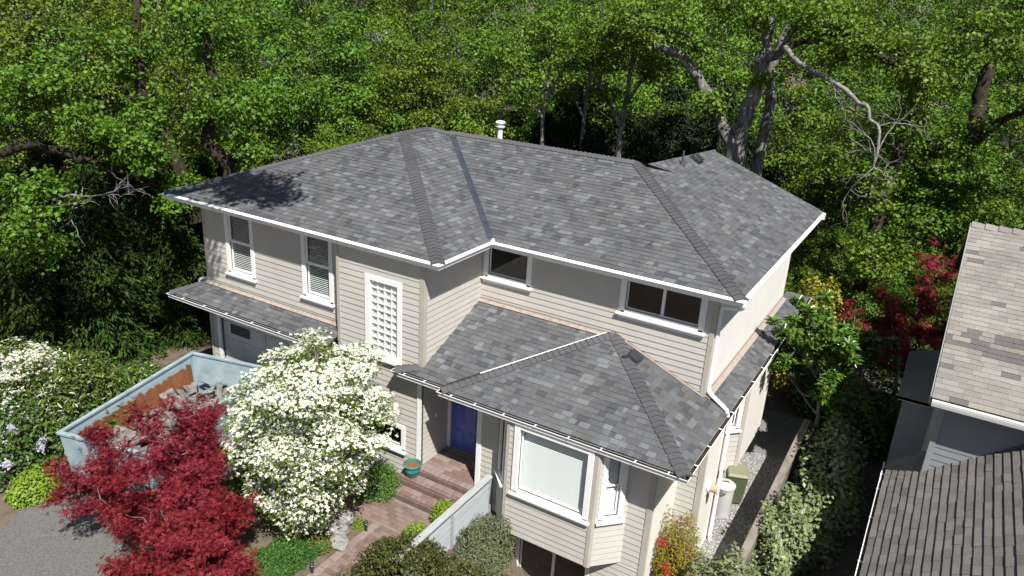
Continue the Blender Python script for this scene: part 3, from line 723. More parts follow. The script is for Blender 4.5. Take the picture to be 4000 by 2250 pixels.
# --- bay window
BX = [(11.06, YF), (11.60, -.155), (13.79, -.155), (14.34, YF)]; zb = -.47
for i, (p, q) in enumerate(zip(BX[:-1], BX[1:])):
    w = WF(p, np.array(q)-np.array(p)); L = math.dist(p, q)
    if i == 1:
        hole = [(.22, L-.03-.19, .60, 2.46)]
        wall(w, L, zb, 2.45, hole, zfirst=zb+.012)
        window(w, .33, L-.22, .78, 2.34, trim=.14, blind=.044, tilt=.62, sash=.04, depth=.5, room='room', projection=.05)
    else:
        g0_, g1_ = (.24, L-.22)
        wall(w, L, zb, 2.45, [(g0_-.1, g1_+.1, .62, 2.46)], zfirst=zb+.012)
        window(w, g0_, g1_, .80, 2.34, trim=.12, blind=.045 if i == 2 else None, rail=1.55 if i == 2 else None, tilt=.5, sash=.04, depth=.45, room='room' if i == 2 else 'dark')
    if i: cboard(w, -.01, .065, zb-.02, 2.45)
    if i < 2: cboard(w, L-.065, L+.012, zb-.02, 2.45, 0, .0295)
mb = MB(); mb.prism([(x, y, zb-.012) for x, y in BX], (0, 0, .012)); mb.obj('bay_floor', M['siding'], HOUSE)
# front wall right of the bay, and the basement below
w10 = WF((11.0, YF), (1, 0)); L10 = 14.88-11.0
bw0, bw1 = 11.80-11, 13.55-11
wall(w10, L10, -2.4, zb, [(bw0-.02, bw1+.02, -2.2, -.97)], zfirst=-2.35)
window(w10, bw0, bw1, -2.2, -1.0, trim=.10, mull=(12.70-11,), sill=False, sash=.035, room='dark')
wall(w10, L10, zb, 2.45, a0=3.30, zfirst=zb+.005)
cboard(w10, L10-.10, L10+.028, -2.3, 2.44)
# --- right flank, lower storey, with chimney chase and side bay
def flank(p, q, z0, z1, boards=False, mat='siding_sunlit', zf=None): 
    w = WF(p, np.array(q)-np.array(p)); wall(w, math.dist(p, q), z0, z1, boards=boards, mat=mat, zfirst=zf); return w
X1, X2 = 14.88, 15.44
wa = flank((X1, YF), (X1, 2.13), -2.4, 2.44); cboard(wa, 0, .09, -2.3, 2.44, 0, .026, 'trim_sunlit')
wb = flank((X1, 2.13), (X2, 2.13), -2.2, 2.44, True, 'siding', -2.1); cboard(wb, X2-X1-.10, X2-X1+.028, -2.1, 2.44)
wc = flank((X2, 2.13), (X2, 3.72), -2.2, 2.44); cboard(wc, 0, .09, -2.1, 2.44, 0, .026, 'trim_sunlit')
flank((X2, 3.72), (X1, 3.72), -2.2, 2.44)
flank((X1, 3.72), (X1, 5.2), -2.2, 2.44, True, 'siding', -2.1)
SB = [(X1, 5.20), (15.45, 5.77), (15.45, 8.35), (X1, 8.92)]; zs = -.56
for i, (p, q) in enumerate(zip(SB[:-1], SB[1:])):
    w = WF(p, np.array(q)-np.array(p)); L = math.dist(p, q)
    if i == 0:
        wall(w, L, zs, 2.44, [(.14, L-.14, .62, 2.2)], zfirst=zs+.01); window(w, .24, L-.24, .80, 2.05, trim=.12, sash=.04, depth=.4)
        cboard(w, L-.075, L+.012, zs, 2.44)
    else:
        wall(w, L, zs, 2.44, boards=False, mat='siding_sunlit'); cboard(w, 0, .08, zs, 2.44, 0, .026, 'trim_sunlit')
        if i == 1: cboard(w, L-.08, L+.01, zs, 2.44, 0, .026, 'trim_sunlit')
        if i == 1: cboard(w, .12, L-.02, 2.06, 2.26, .0, .12, 'white', 'window_head')
mb = MB(); mb.prism([(x, y, zs-.012) for x, y in SB], (0, 0, .012)); mb.obj('bay_floor', M['siding'], HOUSE)
flank((X1, 5.2), (X1, 8.92), -2.2, zs-.013); flank((X1, 8.92), (X1, ywE), -2.2, 2.44)
# --- downspouts
def pipe(name, pts, r=.042, n=8): MB().tube(pts, r, n).obj(name, M['white'], HOUSE, True)
pipe('downspout', [(xD-.06, yC+.14, ZE-.10), (xD-.06, yC+.16, ZE-.17), (xD-.12, yC+.22, ZE-.23), (xwD+.20, ywC-.06, ZE-.36), (xwD+.08, ywC+.04, ZE-.42), (xwD+.075, ywC+.06, ZE-.55), (xwD+.075, ywC+.06, 3.10),
                   (xwD+.09, ywC+.055, 3.02), (xwD+.16, ywC+.05, 2.955), (xJ-.22, ywC+.04, 2.75), (xJ-.14, ywC+.03, 2.70), (xJ-.10, ywC+.02, 2.56)], .05)
for k in range(9):   # crimped elbow rings
    t = k/8; mb = MB(); p = np.array([xD-.06-.06*t*t, yC+.14+.05*t, ZE-.10-.10*t]); mb.tube([p, p+np.array([-.002, .004, -.008])], .054, 10); 
    if k % 2 == 0: mb.obj('elbow_ring', M['white'], HOUSE)
pipe('downspout', [(15.53, 3.58, 2.42), (15.53, 3.58, -1.38), (15.56, 3.56, -1.42)], .045)
pipe('downspout', [(xwl-.06, ywL+.10, 3.1), (xwl-.12, ywL+.10, 3.03), (xF+.45, ywL+.12, 2.93), (xF+.30, ywL+.12, 2.86), (xF+.26, ywL+.12, 2.72)], .045)
pipe('downspout', [(.88, ywL+.12, ZF-.15), (.88, ywL+.12, 1.0)], .045)
# --- roof furniture
def vent(x, y, rp, rz, parent):
    z = rp.z(x, y); mb = MB(); mb.box(-.24, -.2, -.03, .24, .2, .02)
    mb.hexa([(-.2, -.15, .02), (.2, -.15, .02), (.2, .15, .02), (-.2, .15, .02), (-.19, -.16, .10), (.19, -.16, .10), (.16, .10, .13), (-.16, .10, .13)])
    o = mb.obj('roof_vent', M['black_metal'], parent, bevel=.008, loc=(x, y, z+.02)); a = math.atan(rp.sl)
    o.rotation_euler = (a, 0, rz) if False else (0, 0, 0)
    n = Vector(rp.n); w = Vector((rp.w[0], rp.w[1], rp.sl)).normalized(); u = w.cross(n)
    o.matrix_local = Matrix(((u.x, w.x, n.x, x), (u.y, w.y, n.y, y), (u.z, w.z, n.z, z+.01), (0, 0, 0, 1)))
    return o
vent(13.40, 2.28, PJ, 0, LOWER); vent(12.03, 9.55, qp, 0, UPPER); vent(3.6, 4.75, PL, 0, UPPER)
FL = MB(); FL.lathe([(.20, -.10), (.13, .06), (.085, .08), (.085, .44), (.15, .445), (.155, .465), (.10, .47), (.10, .56), (.15, .562), (.155, .59), (.11, .63), (0, .64)], n=20)
o = FL.obj('flue_pipe', mat_plain('white_enamel', (.72, .73, .74), .35), UPPER, True, (6.42, 7.4, 6.93))
mb = MB(); mb.lathe([(.24, -.14), (.2, .02), (.1, .05), (.09, .09)], n=20); mb.obj('flue_boot', M['black_metal'], UPPER, True, (6.42, 7.4, 6.86))
mb = MB(); mb.lathe([(.10, -.1), (.07, .04), (.03, .05), (.03, .34), (.022, .34)], n=12); mb.obj('vent_pipe', mat_plain('grey_pipe', (.06, .06, .065), .5), UPPER, True, (12.0, 8.35, 6.98))
mb = MB(); mb.lathe([(.05, 0), (.05, .10), (.03, .14), (0, .15)], n=12); mb.obj('gutter_finial', M['white'], HOUSE, True, (xB+.03, yC-.03, ZE-.0))
# hose reel bracket and reel on the chase
mb = MB(); mb.tube([(15.47, 2.75, .62), (15.52, 2.75, .62)], .13, 20); mb.tube([(15.70, 2.75, .62), (15.72, 2.75, .62)], .13, 20); mb.obj('reel_flange', M['white'], HOUSE)
mb = MB(); mb.tube([(15.52, 2.75, .62), (15.70, 2.75, .62)], .10, 20); mb.obj('hose_coil', mat_noise('coiled_hose', [(.30, .10, .05), (.55, .42, .30), (.35, .14, .07)], 22, .5, stretch=(6, .3, .3)), HOUSE, True)
mb = MB(); mb.box(15.441, 2.66, .45, 15.47, 2.84, .80); mb.obj('reel_plate', M['white'], HOUSE)
# ------------------------------------------------------------------ porch floor, steps, path of brick pavers
m_pav = [mat_noise('paver_%d' % i, c, 9, .85, .5, 60, bdist=.006) for i, c in enumerate(
    [[(.15, .098, .082), (.195, .132, .112)], [(.18, .128, .112), (.225, .165, .147)], [(.12, .086, .075), (.165, .118, .102)], [(.21, .158, .14), (.255, .20, .18)]])]
m_base = mat_plain('mortar_bed', (.20, .17, .145), .95, var=.15, bump=.4)
PORCH = MB().box(xwB+.0, .14, -.60, 10.56, 1.42, -.03).box(8.55, -.20, -.60, 10.75, .138, -.20).box(8.40, -.56, -.60, 10.75, -.202, -.37).obj('porch_steps', m_base); PORCH['kind'] = 'structure'
PATH = MB().poly([(7.3, -1.62, -.543), (8.95, -1.62, -.543), (8.98, -5.6, -.543), (10.45, -5.6, -.543), (10.55, -.50, -.543), (7.3, -.50, -.543)]).obj('path', m_base); PATH['kind'] = 'structure'
pr = random.Random(8)
PM = {}
def paver(parent, x, y, z, lx, ly, h=.05, mi=None, rz=0):
    mi = pr.randrange(4) if mi is None else mi; key = (round(lx, 3), round(ly, 3), h, mi)
    if key not in PM:
        b = MB(); e = .006
        b.hexa([(-lx/2, -ly/2, 0), (lx/2, -ly/2, 0), (lx/2, ly/2, 0), (-lx/2, ly/2, 0), (-lx/2, -ly/2, h-e), (lx/2, -ly/2, h-e), (lx/2, ly/2, h-e), (-lx/2, ly/2, h-e)])
        b.hexa([(-lx/2, -ly/2, h-e), (lx/2, -ly/2, h-e), (lx/2, ly/2, h-e), (-lx/2, ly/2, h-e), (-lx/2+e, -ly/2+e, h), (lx/2-e, -ly/2+e, h), (lx/2-e, ly/2-e, h), (-lx/2+e, ly/2-e, h)])
        PM[key] = raw_mesh('paver', b.v, b.f, m_pav[mi])
    o = mobj('paver', PM[key], parent, (x, y, z+pr.uniform(-.004, .004))); o.rotation_euler = (pr.uniform(-.01, .01), pr.uniform(-.01, .01), rz+pr.uniform(-.012, .012))
def field(parent, x0, x1, y0, y1, z, lx, ly, gap, h=.05, pal=(0, 1, 2), keep=lambda x, y: True):
    j = 0; y = y0+ly/2
    while y < y1-ly*.3:
        x = x0+lx/2-(j % 2)*lx/2
        while x < x1+lx*.1:
            if keep(x, y) and x > x0-.02: paver(parent, x, y, z, lx-gap, ly-gap, h, pr.choice(pal))
            x += lx
        y += ly; j += 1
field(PORCH, 8.95, 10.45, .30, 1.36, -.045, .30, .15, .012, .05, (1, 3, 3, 0))
for x in np.arange(9.0, 10.52, .155): paver(PORCH, x, .21, -.047, .143, .17, .05, pr.choice((1, 3)))
for x in np.arange(9.0, 10.52, .155): paver(PORCH, x, .122, -.17, .143, .035, .12, pr.choice((0, 2)))
field(PORCH, 8.62, 10.7, -.08, .10, -.215, .30, .18, .012, .05, (0, 1, 3))
for x in np.arange(8.68, 10.7, .155): paver(PORCH, x, -.14, -.217, .143, .13, .05, pr.choice((0, 1)))
for x in np.arange(8.68, 10.7, .155): paver(PORCH, x, -.222, -.37, .143, .035, .15, pr.choice((0, 2)))
for x in np.arange(8.55, 10.7, .31): paver(PORCH, x+.07, -.34, -.385, .298, .16, .05, pr.choice((0, 1, 3)))
for x in np.arange(8.50, 10.7, .155): paver(PORCH, x, -.49, -.387, .143, .13, .05, pr.choice((0, 1)))
for x in np.arange(8.50, 10.7, .155): paver(PORCH, x, -.578, -.535, .143, .035, .145, pr.choice((0, 2)))
field(PATH, 7.4, 10.45, -1.50, -.62, -.575, .27, .135, .012, .05, (0, 1, 1, 2))
field(PATH, 9.17, 10.40, -4.4, -1.50, -.575, .27, .135, .012, .05, (0, 2, 1, 2))
for y in np.arange(-4.4, -1.55, .29): paver(PATH, 9.06, y, -.573, .19, .278, .05, pr.choice((3, 1)))
for x in np.arange(7.4, 9.0, .29): paver(PATH, x, -1.56, -.573, .278, .10, .05, pr.choice((3, 1)))
# ------------------------------------------------------------------ vegetation tools
def unit(v): return v/(np.linalg.norm(v, axis=-1, keepdims=True)+1e-9)
def leaf_arrays(P, Nn, size, wid, rng, fold=.12, along=None, mid=.5):
    """one folded blade per point: 4 verts, 2 triangles"""
    n = len(P); Nn = unit(Nn)
    a = rng.normal(size=(n, 3)) if along is None else along
    y = unit(a-Nn*np.sum(a*Nn, 1, keepdims=True)); x = np.cross(y, Nn)
    s = np.asarray(size).reshape(-1, 1)*np.ones((n, 1))
    V = np.stack([P, P+y*s*mid-x*s*wid+Nn*s*fold, P+y*s, P+y*s*mid+x*s*wid+Nn*s*fold], 1).reshape(-1, 3)
    k = np.arange(n)[:, None, None]*4
    F = (np.array([(0, 3, 2), (0, 2, 1)])[None]+k).reshape(-1, 3)
    return V, F
def star_arrays(P, Nn, size, rng, lobes=3, spread=1.9, wid=.2):
    """palmate leaf or four-petalled blossom from several blades round one point"""
    n = len(P); Nn = unit(Nn); a = rng.normal(size=(n, 3)); y = unit(a-Nn*np.sum(a*Nn, 1, keepdims=True)); x = np.cross(y, Nn)
    Vs, Fs = [], []; s = np.asarray(size).reshape(-1, 1)*np.ones((n, 1))
    for i in range(lobes):
        t = (i-(lobes-1)/2)*spread/max(lobes-1, 1) if spread < 6 else 2*math.pi*i/lobes
        d = y*math.cos(t)+x*math.sin(t); e = np.cross(d, Nn); q = s*(1 if spread > 6 else (1-.22*abs(i-(lobes-1)/2)))
        Vs += [P, P+d*q*.55-e*q*wid+Nn*q*.08, P+d*q+Nn*q*.03, P+d*q*.55+e*q*wid+Nn*q*.08]
    V = np.stack(Vs, 1).reshape(-1, 3); k = np.arange(n)[:, None, None]*(4*lobes)
    t = []
    for i in range(lobes): t += [(4*i, 4*i+3, 4*i+2), (4*i, 4*i+2, 4*i+1)]
    return V, (np.array(t)[None]+k).reshape(-1, 3)
def merge(parts):
    V, F, k = [], [], 0
    for v, f in parts: V.append(v); F.append(f+k); k += len(v)
    return np.concatenate(V), np.concatenate(F)
def tubes(polys, n=6):
    """polys: list of (pts (k,3), radii (k)) -> quads"""
    V, F, k = [], [], 0
    ang = np.arange(n)*2*math.pi/n
    for pts, rad in polys:
        pts = np.asarray(pts, float); rad = np.asarray(rad, float); m = len(pts)
        d = unit(np.gradient(pts, axis=0)); ref = np.tile(np.array([.31, .2, .93]), (m, 1))
        bad = np.abs(np.sum(ref*d, 1)) > .95; ref[bad] = (1, 0, 0)
        x = unit(ref-d*np.sum(ref*d, 1, keepdims=True)); y = np.cross(d, x)
        ring = pts[:, None]+rad[:, None, None]*(x[:, None]*np.cos(ang)[None, :, None]+y[:, None]*np.sin(ang)[None, :, None])
        V.append(ring.reshape(-1, 3))
        i = np.arange(m-1)[:, None]*n; j = np.arange(n)[None]; j2 = (j+1) % n
        F.append(np.stack([i+j, i+j2, i+n+j2, i+n+j], -1).reshape(-1, 4)+k); k += m*n
    return np.concatenate(V), np.concatenate(F)
def rot_about(v, ax, a):
    ax = ax/np.linalg.norm(ax); return v*math.cos(a)+np.cross(ax, v)*math.sin(a)+ax*(ax@v)*(1-math.cos(a))
def skeleton(rng, H, R, trunk_h, nlev=4, nch=(5, 4, 4, 3), gnarl=.28, lean=(0, 0), r0=.28, ang=(.55, 1.15), up=.10, droop=0.):
    """recursive limbs; returns polylines and twig points"""
    polys, tips = [], []
    def br(p, d, L, r, lev):
        m = 6 if lev < 2 else 4; pts = [p]; rad = [r]
        for i in range(m):
            d = d+rng.normal(size=3)*gnarl*(.55 if lev == 0 else 1)/math.sqrt(m)*1.6; d[2] += (up if lev < 3 else -droop); d = d/np.linalg.norm(d)
            pts.append(pts[-1]+d*L/m); rad.append(r*(1-.55*(i+1)/m))
        polys.append((np.array(pts), np.array(rad)))
        if lev >= nlev-1:
            for q in pts[1:]: tips.append(q)
            return
        c = nch[lev]; a0 = rng.uniform(0, 6.28)
        for i in range(c):
            t = (.35 if lev else .55)+(.65 if lev else .45)*(i+1)/c; k = t*m; j = min(int(k), m-1); q = pts[j]+(pts[j+1]-pts[j])*(k-j)
            e = unit(pts[j+1]-pts[j]); ax = np.cross(e, rng.normal(size=3)); f = rot_about(e, ax, rng.uniform(*ang))
            az = a0+i*2.4; side = np.array([math.cos(az), math.sin(az), 0]); f = unit(f*.6+side*(.75 if lev < 2 else .35)+np.array([0, 0, .12]))
            br(q, f, L*rng.uniform(.52, .8) if lev else R*rng.uniform(.55, .8), max(r*(1-.5*t)*rng.uniform(.5, .68), .012), lev+1)
    d0 = unit(np.array([lean[0], lean[1], 1.]))
    br(np.zeros(3), d0, trunk_h, r0, 0)
    tips = np.array(tips)
    # settle the limbs into the wanted height and spread
    zt = np.percentile(tips[:, 2], 98); rt = np.percentile(np.hypot(tips[:, 0], tips[:, 1]), 95)
    sz, sr = H/zt, R/rt
    out = [(p*np.array([sr, sr, sz]), q) for p, q in polys]
    return out, tips*np.array([sr, sr, sz])
def spray(rng, tips, per, rad, flat=.55, center=None, upb=.8, outb=.5):
    T = np.repeat(tips, per, 0); n = len(T)
    o = rng.normal(size=(n, 3)); o = unit(o)*(rng.random((n, 1))**.5)*rad*rng.uniform(.6, 1.3, (n, 1)); o[:, 2] *= flat
    P = T+o; c = tips.mean(0) if center is None else center
    Nn = rng.normal(size=(n, 3))*.75+np.array([0, 0, upb])+unit(P-c)*outb
    return P, Nn
def clumps(rng, tips, R, dmin=1.15, per=390, rad=(.62, 1.08)):
    """leaves gathered in domed clumps round well-spaced twig ends: sunlit tops, dark hollows between"""
    ctr = []
    for q in tips[rng.permutation(len(tips))]:
        if all(np.linalg.norm(q-c) > dmin for c in ctr): ctr.append(q)
    ctr = np.array(ctr); cc = tips.mean(0); Ps, Ns = [], []
    for c in ctr:
        r = rng.uniform(*rad); n = int(per*r*r*rng.uniform(.8, 1.1)); o = unit(c-cc)
        u = unit(rng.normal(size=(n, 3))+o*.55+np.array([0, 0, .75])); b = 1+.28*np.sin(u@np.array([6., 4., 5.])*1.5+rng.uniform(0, 6))
        P = c+u*(r*b*(.55+.45*rng.random(n)**.5))[:, None]*np.array([1, 1, .62]); Ps.append(P)
        Ns.append(u*.8+rng.normal(size=(n, 3))*.55+np.array([0, 0, .5]))
    return np.concatenate(Ps), np.concatenate(Ns)
OAK = []
def oak_variant(seed, H, R, th, leaf='oak', per=40, lsize=.15, r0=.26, gn=.3, bark='bark', nch=(6, 5, 5, 3), pads=.44):
    rng = np.random.default_rng(seed)
    polys, tips = skeleton(rng, H, R, th, nch=nch, gnarl=gn, r0=r0)
    V, F = tubes(polys, 6); tm = raw_mesh('trunk', V, F, M[bark], smooth=True)
    P, Nn = clumps(rng, tips, R)
    V, F = leaf_arrays(P, Nn, rng.uniform(lsize*.65, lsize*1.25, len(P)), .36, rng)
    cm = raw_mesh('crown', V, F, M[leaf]); OAK.append((tm, cm)); return len(OAK)-1
def place_tree(name, var, x, y, s, rz, label, cat='tree', group=None, z=None, sz=None):
    t = thing(name, label, cat, (x, y, float(gz(x, y))-.1 if z is None else z), rz, group); t.scale = (s, s, sz or s)
    mobj('trunk', var[0], t); mobj('crown', var[1], t); return t
def cedar_variant(seed, H, R, leaf='cedar', nb=260, per=110, size=.2, wid=.16):
    rng = np.random.default_rng(seed); polys = [(np.array([[0, 0, 0], [.1, 0, H*.5], [0, .05, H]]), np.array([.22, .13, .02]))]
    A, D = [], []
    for i in range(nb):
        t = i/nb; z = H*(.04+.95*t); az = i*2.399+rng.normal()*.2; L = R*(1-t)**.75*rng.uniform(.7, 1.1)+.15
        d = np.array([math.cos(az), math.sin(az), 0.]); k = 5; s = np.linspace(0, 1, k)[:, None]
        pts = np.array([0, 0, z])+d*L*s+np.array([0, 0, 1.])*(.18*L*s-.55*L*s**2)
        polys.append((pts, np.linspace(.035, .008, k)))
        m = int(per*(.35+.65*L/R)); q = rng.random((m, 1))**.6; p = np.array([0, 0, z])+d*L*q+np.array([0, 0, 1.])*(.18*L*q-.55*L*q**2)
        side = np.cross(d, [0, 0, 1.]); o = rng.normal(size=(m, 1))*.22*(1.15-q)*(.5+L)
        A.append(p+side*o-np.array([0, 0, 1.])*np.abs(o)*.35+rng.normal(size=(m, 3))*.04)
        D.append(d*rng.uniform(.5, 1.2, (m, 1))+side*np.sign(o)*rng.uniform(.1, .8, (m, 1))+np.array([0, 0, -1.])*rng.uniform(.2, .9, (m, 1)))
    P = np.concatenate(A); D = np.concatenate(D); Nn = rng.normal(size=P.shape)*.5+np.array([0, 0, .8])+unit(D)*.4
    V, F = leaf_arrays(P, Nn, rng.uniform(size*.6, size*1.3, len(P)), wid, rng, along=D)
    tv, tf = tubes(polys, 5)
    return raw_mesh('trunk', tv, tf, M['bark_dark'], smooth=True), raw_mesh('crown', V, F, M[leaf])
def shrub_mesh(seed, rx, ry, rz, n, size, mat, wid=.33, lump=.16, flat_bottom=True, shell=.55, star=0, nb=.9, twig='twig', rand=.6, along_up=0., boxy=1.):
    """leafy mound: uneven outline, blades through the outer volume, short stems inside"""
    rng = np.random.default_rng(seed); u = unit(rng.normal(size=(n, 3))); u[:, 2] = np.abs(u[:, 2]) if flat_bottom else u[:, 2]
    K = unit(rng.normal(size=(16, 3))); A = rng.uniform(-1, 1, 16)
    b = 1+lump*np.sum(A*np.exp(6*(u@K.T-1)), 1)+lump*.5*np.sin(u@np.array([7., 5., 9.])+seed)
    r = (shell+(1-shell)*rng.random(n)**.6)*b; uu = np.sign(u)*np.abs(u)**boxy; P = uu*r[:, None]*np.array([rx, ry, rz]); P += rng.normal(size=P.shape)*.02
    Nn = u*nb+rng.normal(size=P.shape)*rand+np.array([0, 0, .45])
    al = None
    if along_up: al = rng.normal(size=P.shape)*.5+np.array([0, 0, along_up])+u
    sz = rng.uniform(size*.6, size*1.3, n)
    V, F = star_arrays(P, Nn, sz, rng, star) if star else leaf_arrays(P, Nn, sz, wid, rng, along=al)
    st = []
    for i in range(14):
        d = unit(rng.normal(size=3)); d[2] = abs(d[2])+.2; e = d*np.array([rx, ry, rz])*.8
        st.append((np.array([d*.04, e*.5+rng.normal(size=3)*.03*rx, e]), np.array([.02, .013, .005])))
    tv, tf = tubes(st, 5)
    return raw_mesh('foliage', V, F, M[mat] if isinstance(mat, str) else mat), raw_mesh('stems', tv, tf, M[twig])
def shrub(name, x, y, label, cat='shrub', z=None, group=None, turn=0, **kw):
    f, s = shrub_mesh(**kw); t = thing(name, label, cat, (x, y, float(gz(x, y)) if z is None else z), turn, group)
    mobj('foliage', f, t); mobj('stems', s, t); return t
# ------------------------------------------------------------------ leaf colours of the garden
M['box'] = mat_leaf('boxwood_leaf', [(.045, .095, .012), (.075, .145, .018), (.11, .19, .022)], .22)
M['lime'] = mat_leaf('lime_green_leaf', [(.16, .26, .02), (.22, .34, .03), (.27, .38, .04)], .3)
M['gold'] = mat_leaf('golden_leaf', [(.26, .27, .02), (.36, .36, .03), (.42, .40, .04)], .3)
M['hedge'] = mat_leaf('bronze_green_hedge_leaf', [(.055, .075, .02), (.085, .11, .025), (.10, .12, .03), (.11, .085, .04)], .22)
M['heather'] = mat_leaf('heather_leaf', [(.075, .12, .04), (.10, .15, .055), (.16, .15, .10), (.20, .17, .13)], .2)
M['rhodo'] = mat_leaf('rhododendron_leaf', [(.045, .085, .016), (.08, .135, .024), (.125, .19, .035)], .15, .32, .5)
M['lilac_leaf'] = mat_leaf('lilac_leaf', [(.04, .09, .02), (.06, .125, .025), (.08, .15, .03)], .25)
M['lilac'] = mat_leaf('lilac_flower', [(.48, .42, .58), (.60, .54, .70), (.70, .66, .76)], .3, .7, .1)
M['petal'] = mat_leaf('white_petal', [(.56, .57, .42), (.66, .67, .55), (.74, .74, .66)], .2, .6, .15)
M['dog_leaf'] = mat_leaf('dogwood_leaf', [(.08, .14, .012), (.12, .20, .018), (.20, .27, .03)], .35)
M['maple'] = mat_leaf('red_maple_leaf', [(.085, .008, .017), (.165, .013, .028), (.25, .022, .040), (.33, .04, .056)], .34, .5, .25)
M['ivy'] = mat_leaf('pale_vine_leaf', [(.10, .145, .055), (.17, .22, .10), (.24, .29, .155), (.27, .30, .09)], .22, .42, .45)
M['magnolia'] = mat_leaf('magnolia_leaf', [(.04, .09, .012), (.08, .15, .02), (.16, .23, .035)], .2, .25, .6)
M['nandina'] = mat_leaf('nandina_leaf', [(.16, .19, .02), (.28, .28, .025), (.38, .33, .03), (.36, .24, .03)], .35)
M['berry'] = mat_leaf('red_new_growth', [(.48, .05, .015), (.60, .075, .02)], .3)
M['fern'] = mat_leaf('ground_cover_leaf', [(.045, .11, .02), (.07, .15, .028), (.10, .19, .035)], .25)
M['grass_y'] = mat_leaf('ochre_tuft', [(.12, .13, .03), (.17, .17, .045), (.21, .19, .06)], .25)
# ------------------------------------------------------------------ the wood behind the house
for sd_, H_, R_, th_, lf_ in ((1, 10, 4.4, 3.6, 'oak'), (2, 11, 5.0, 4.2, 'oak'), (3, 9.5, 4.2, 3.4, 'oak_y'), (4, 12, 5.0, 4.6, 'oak_y'), (5, 10.5, 4.8, 3.8, 'oak')):
    oak_variant(sd_, H_, R_, th_, lf_)
CED = [cedar_variant(21, 7.2, 1.9), cedar_variant(22, 6.6, 1.7)]
FIR = [cedar_variant(31, 9.0, 3.3, 'fir', 230, 120, .22, .15), cedar_variant(32, 8.0, 3.6, 'fir', 200, 130, .22, .15)]
def polar(px, D): 
    a = -.518+math.atan((px-2000)/2991.); return CAM[0]+D*math.sin(a), CAM[1]+D*math.cos(a)
tr = random.Random(4)
ORD = ['leftmost', 'second', 'third', 'fourth', 'fifth', 'sixth', 'seventh', 'eighth', 'ninth', 'tenth', 'eleventh', 'twelfth']
def row(spec, label, group, name='oak_tree', var=None, count=None):
    spec = sorted(spec)
    for i, (px, D, s) in enumerate(spec):
        x, y = polar(px, D); v = OAK[tr.randrange(len(OAK))] if var is None else var[tr.randrange(len(var))]
        lb = label if count is None else (ORD[i] if i == 0 else ORD[i]+' from left')+' of the '+count
        place_tree(name, v, x, y, s, tr.uniform(0, 6.28), lb, 'tree', group)
row([(-150, 33, .95), (180, 36, 1.02), (480, 32.5, .86), (760, 35, .98), (1010, 38, 1.0), (330, 44, 1.08), (900, 45, 1.1)], '', 'oaks left of the house', count='leafy oaks left of the house, behind the cedars')
row([(1160, 36, .9), (1300, 41, 1.0), (1500, 38, .95), (1700, 35.5, .86), (1850, 42, 1.05), (2010, 39, 1.0), (2200, 43, 1.05), (2400, 40, .95)], '', 'oaks behind the main ridge', count='leafy oaks rising behind the main roof ridge')
row([(2640, 42, 1.06), (2850, 45, 1.1), (3120, 38, .98), (3330, 36, .80), (3480, 43, 1.05), (3640, 35.5, .92), (3900, 38, .98), (4170, 34, .9)], '', 'oaks behind the gap', count='leafy oaks behind the gap between the two houses')
far = []
for i, D in enumerate((52, 60, 69, 80)):
    for k in range(11): far.append((-250+k*455+(i % 2)*230+tr.uniform(-60, 60), D+tr.uniform(-4, 4), tr.uniform(1.05, 1.3)))
row(far, 'distant tree at the back of the wood, along the top edge', 'distant trees at the back of the wood')
row([(2960, 32, .40), (3060, 30.2, .42), (3190, 31.5, .5), (3300, 29.8, .44), (3420, 32, .55), (3530, 29.8, .46), (3650, 32, .55), (3760, 30.6, .5), (3900, 33, .6)], '', 'young oaks behind the gap', 'young_oak_tree', [OAK[2], OAK[0]], 'small young oaks between rear roof corner and tan roof')
row([(960, 32.5, .46), (1090, 30.8, .46), (1230, 31.5, .5), (1360, 33, .56), (1500, 32.4, .5), (1650, 33.6, .55), (1790, 34.4, .5)], '', 'young oaks behind the ridge', 'young_oak_tree', [OAK[2], OAK[3]], 'small oaks just above the left roof slope')
row([(1980, 36.5, .9), (2090, 34.6, .84), (2190, 36, .95), (2290, 34.4, .8), (2390, 36, .95), (2480, 34.6, .85), (2570, 36, 1.0), (2660, 34.6, .86), (2760, 36, 1.0), (2870, 35.2, .9), (3000, 36.5, .9)], '', 'dark firs behind the house', 'fir_tree', FIR, 'dark firs in the shade behind the house ridge')
row([(-60, 26.5, .9), (110, 27.5, 1.0), (270, 26.2, .92), (430, 27.6, 1.02), (590, 27.2, .95), (720, 28.4, 1.0), (830, 30, 1.0), (330, 30, 1.15), (560, 31, 1.1)], '', 'cedars left of the house', 'cedar_tree', CED, 'feathery cedars in the dark row left of the house')
# understorey bushes hiding the woodland floor
ub, us = shrub_mesh(seed=40, rx=1.6, ry=1.6, rz=1.9, n=6500, size=.17, mat='cedar', lump=.3, shell=.35)  # dark cedar leaf colour stands in for the shade under the canopy
for i in range(46):
    px = -100+i*92+tr.uniform(-30, 30)
    if 1950 < px < 2950: continue
    D = tr.uniform(31, 47) if i % 2 else tr.uniform(36, 58); x, y = polar(px, D); s_ = tr.uniform(.8, 1.5)
    t = thing('woodland_bush', 'leafy undergrowth bush between the trunks of the wood', 'bush', (x, y, float(gz(x, y))-.1), tr.uniform(0, 6), 'undergrowth bushes in the wood'); t.scale = (s_, s_, s_*1.1); mobj('foliage', ub, t); mobj('stems', us, t)
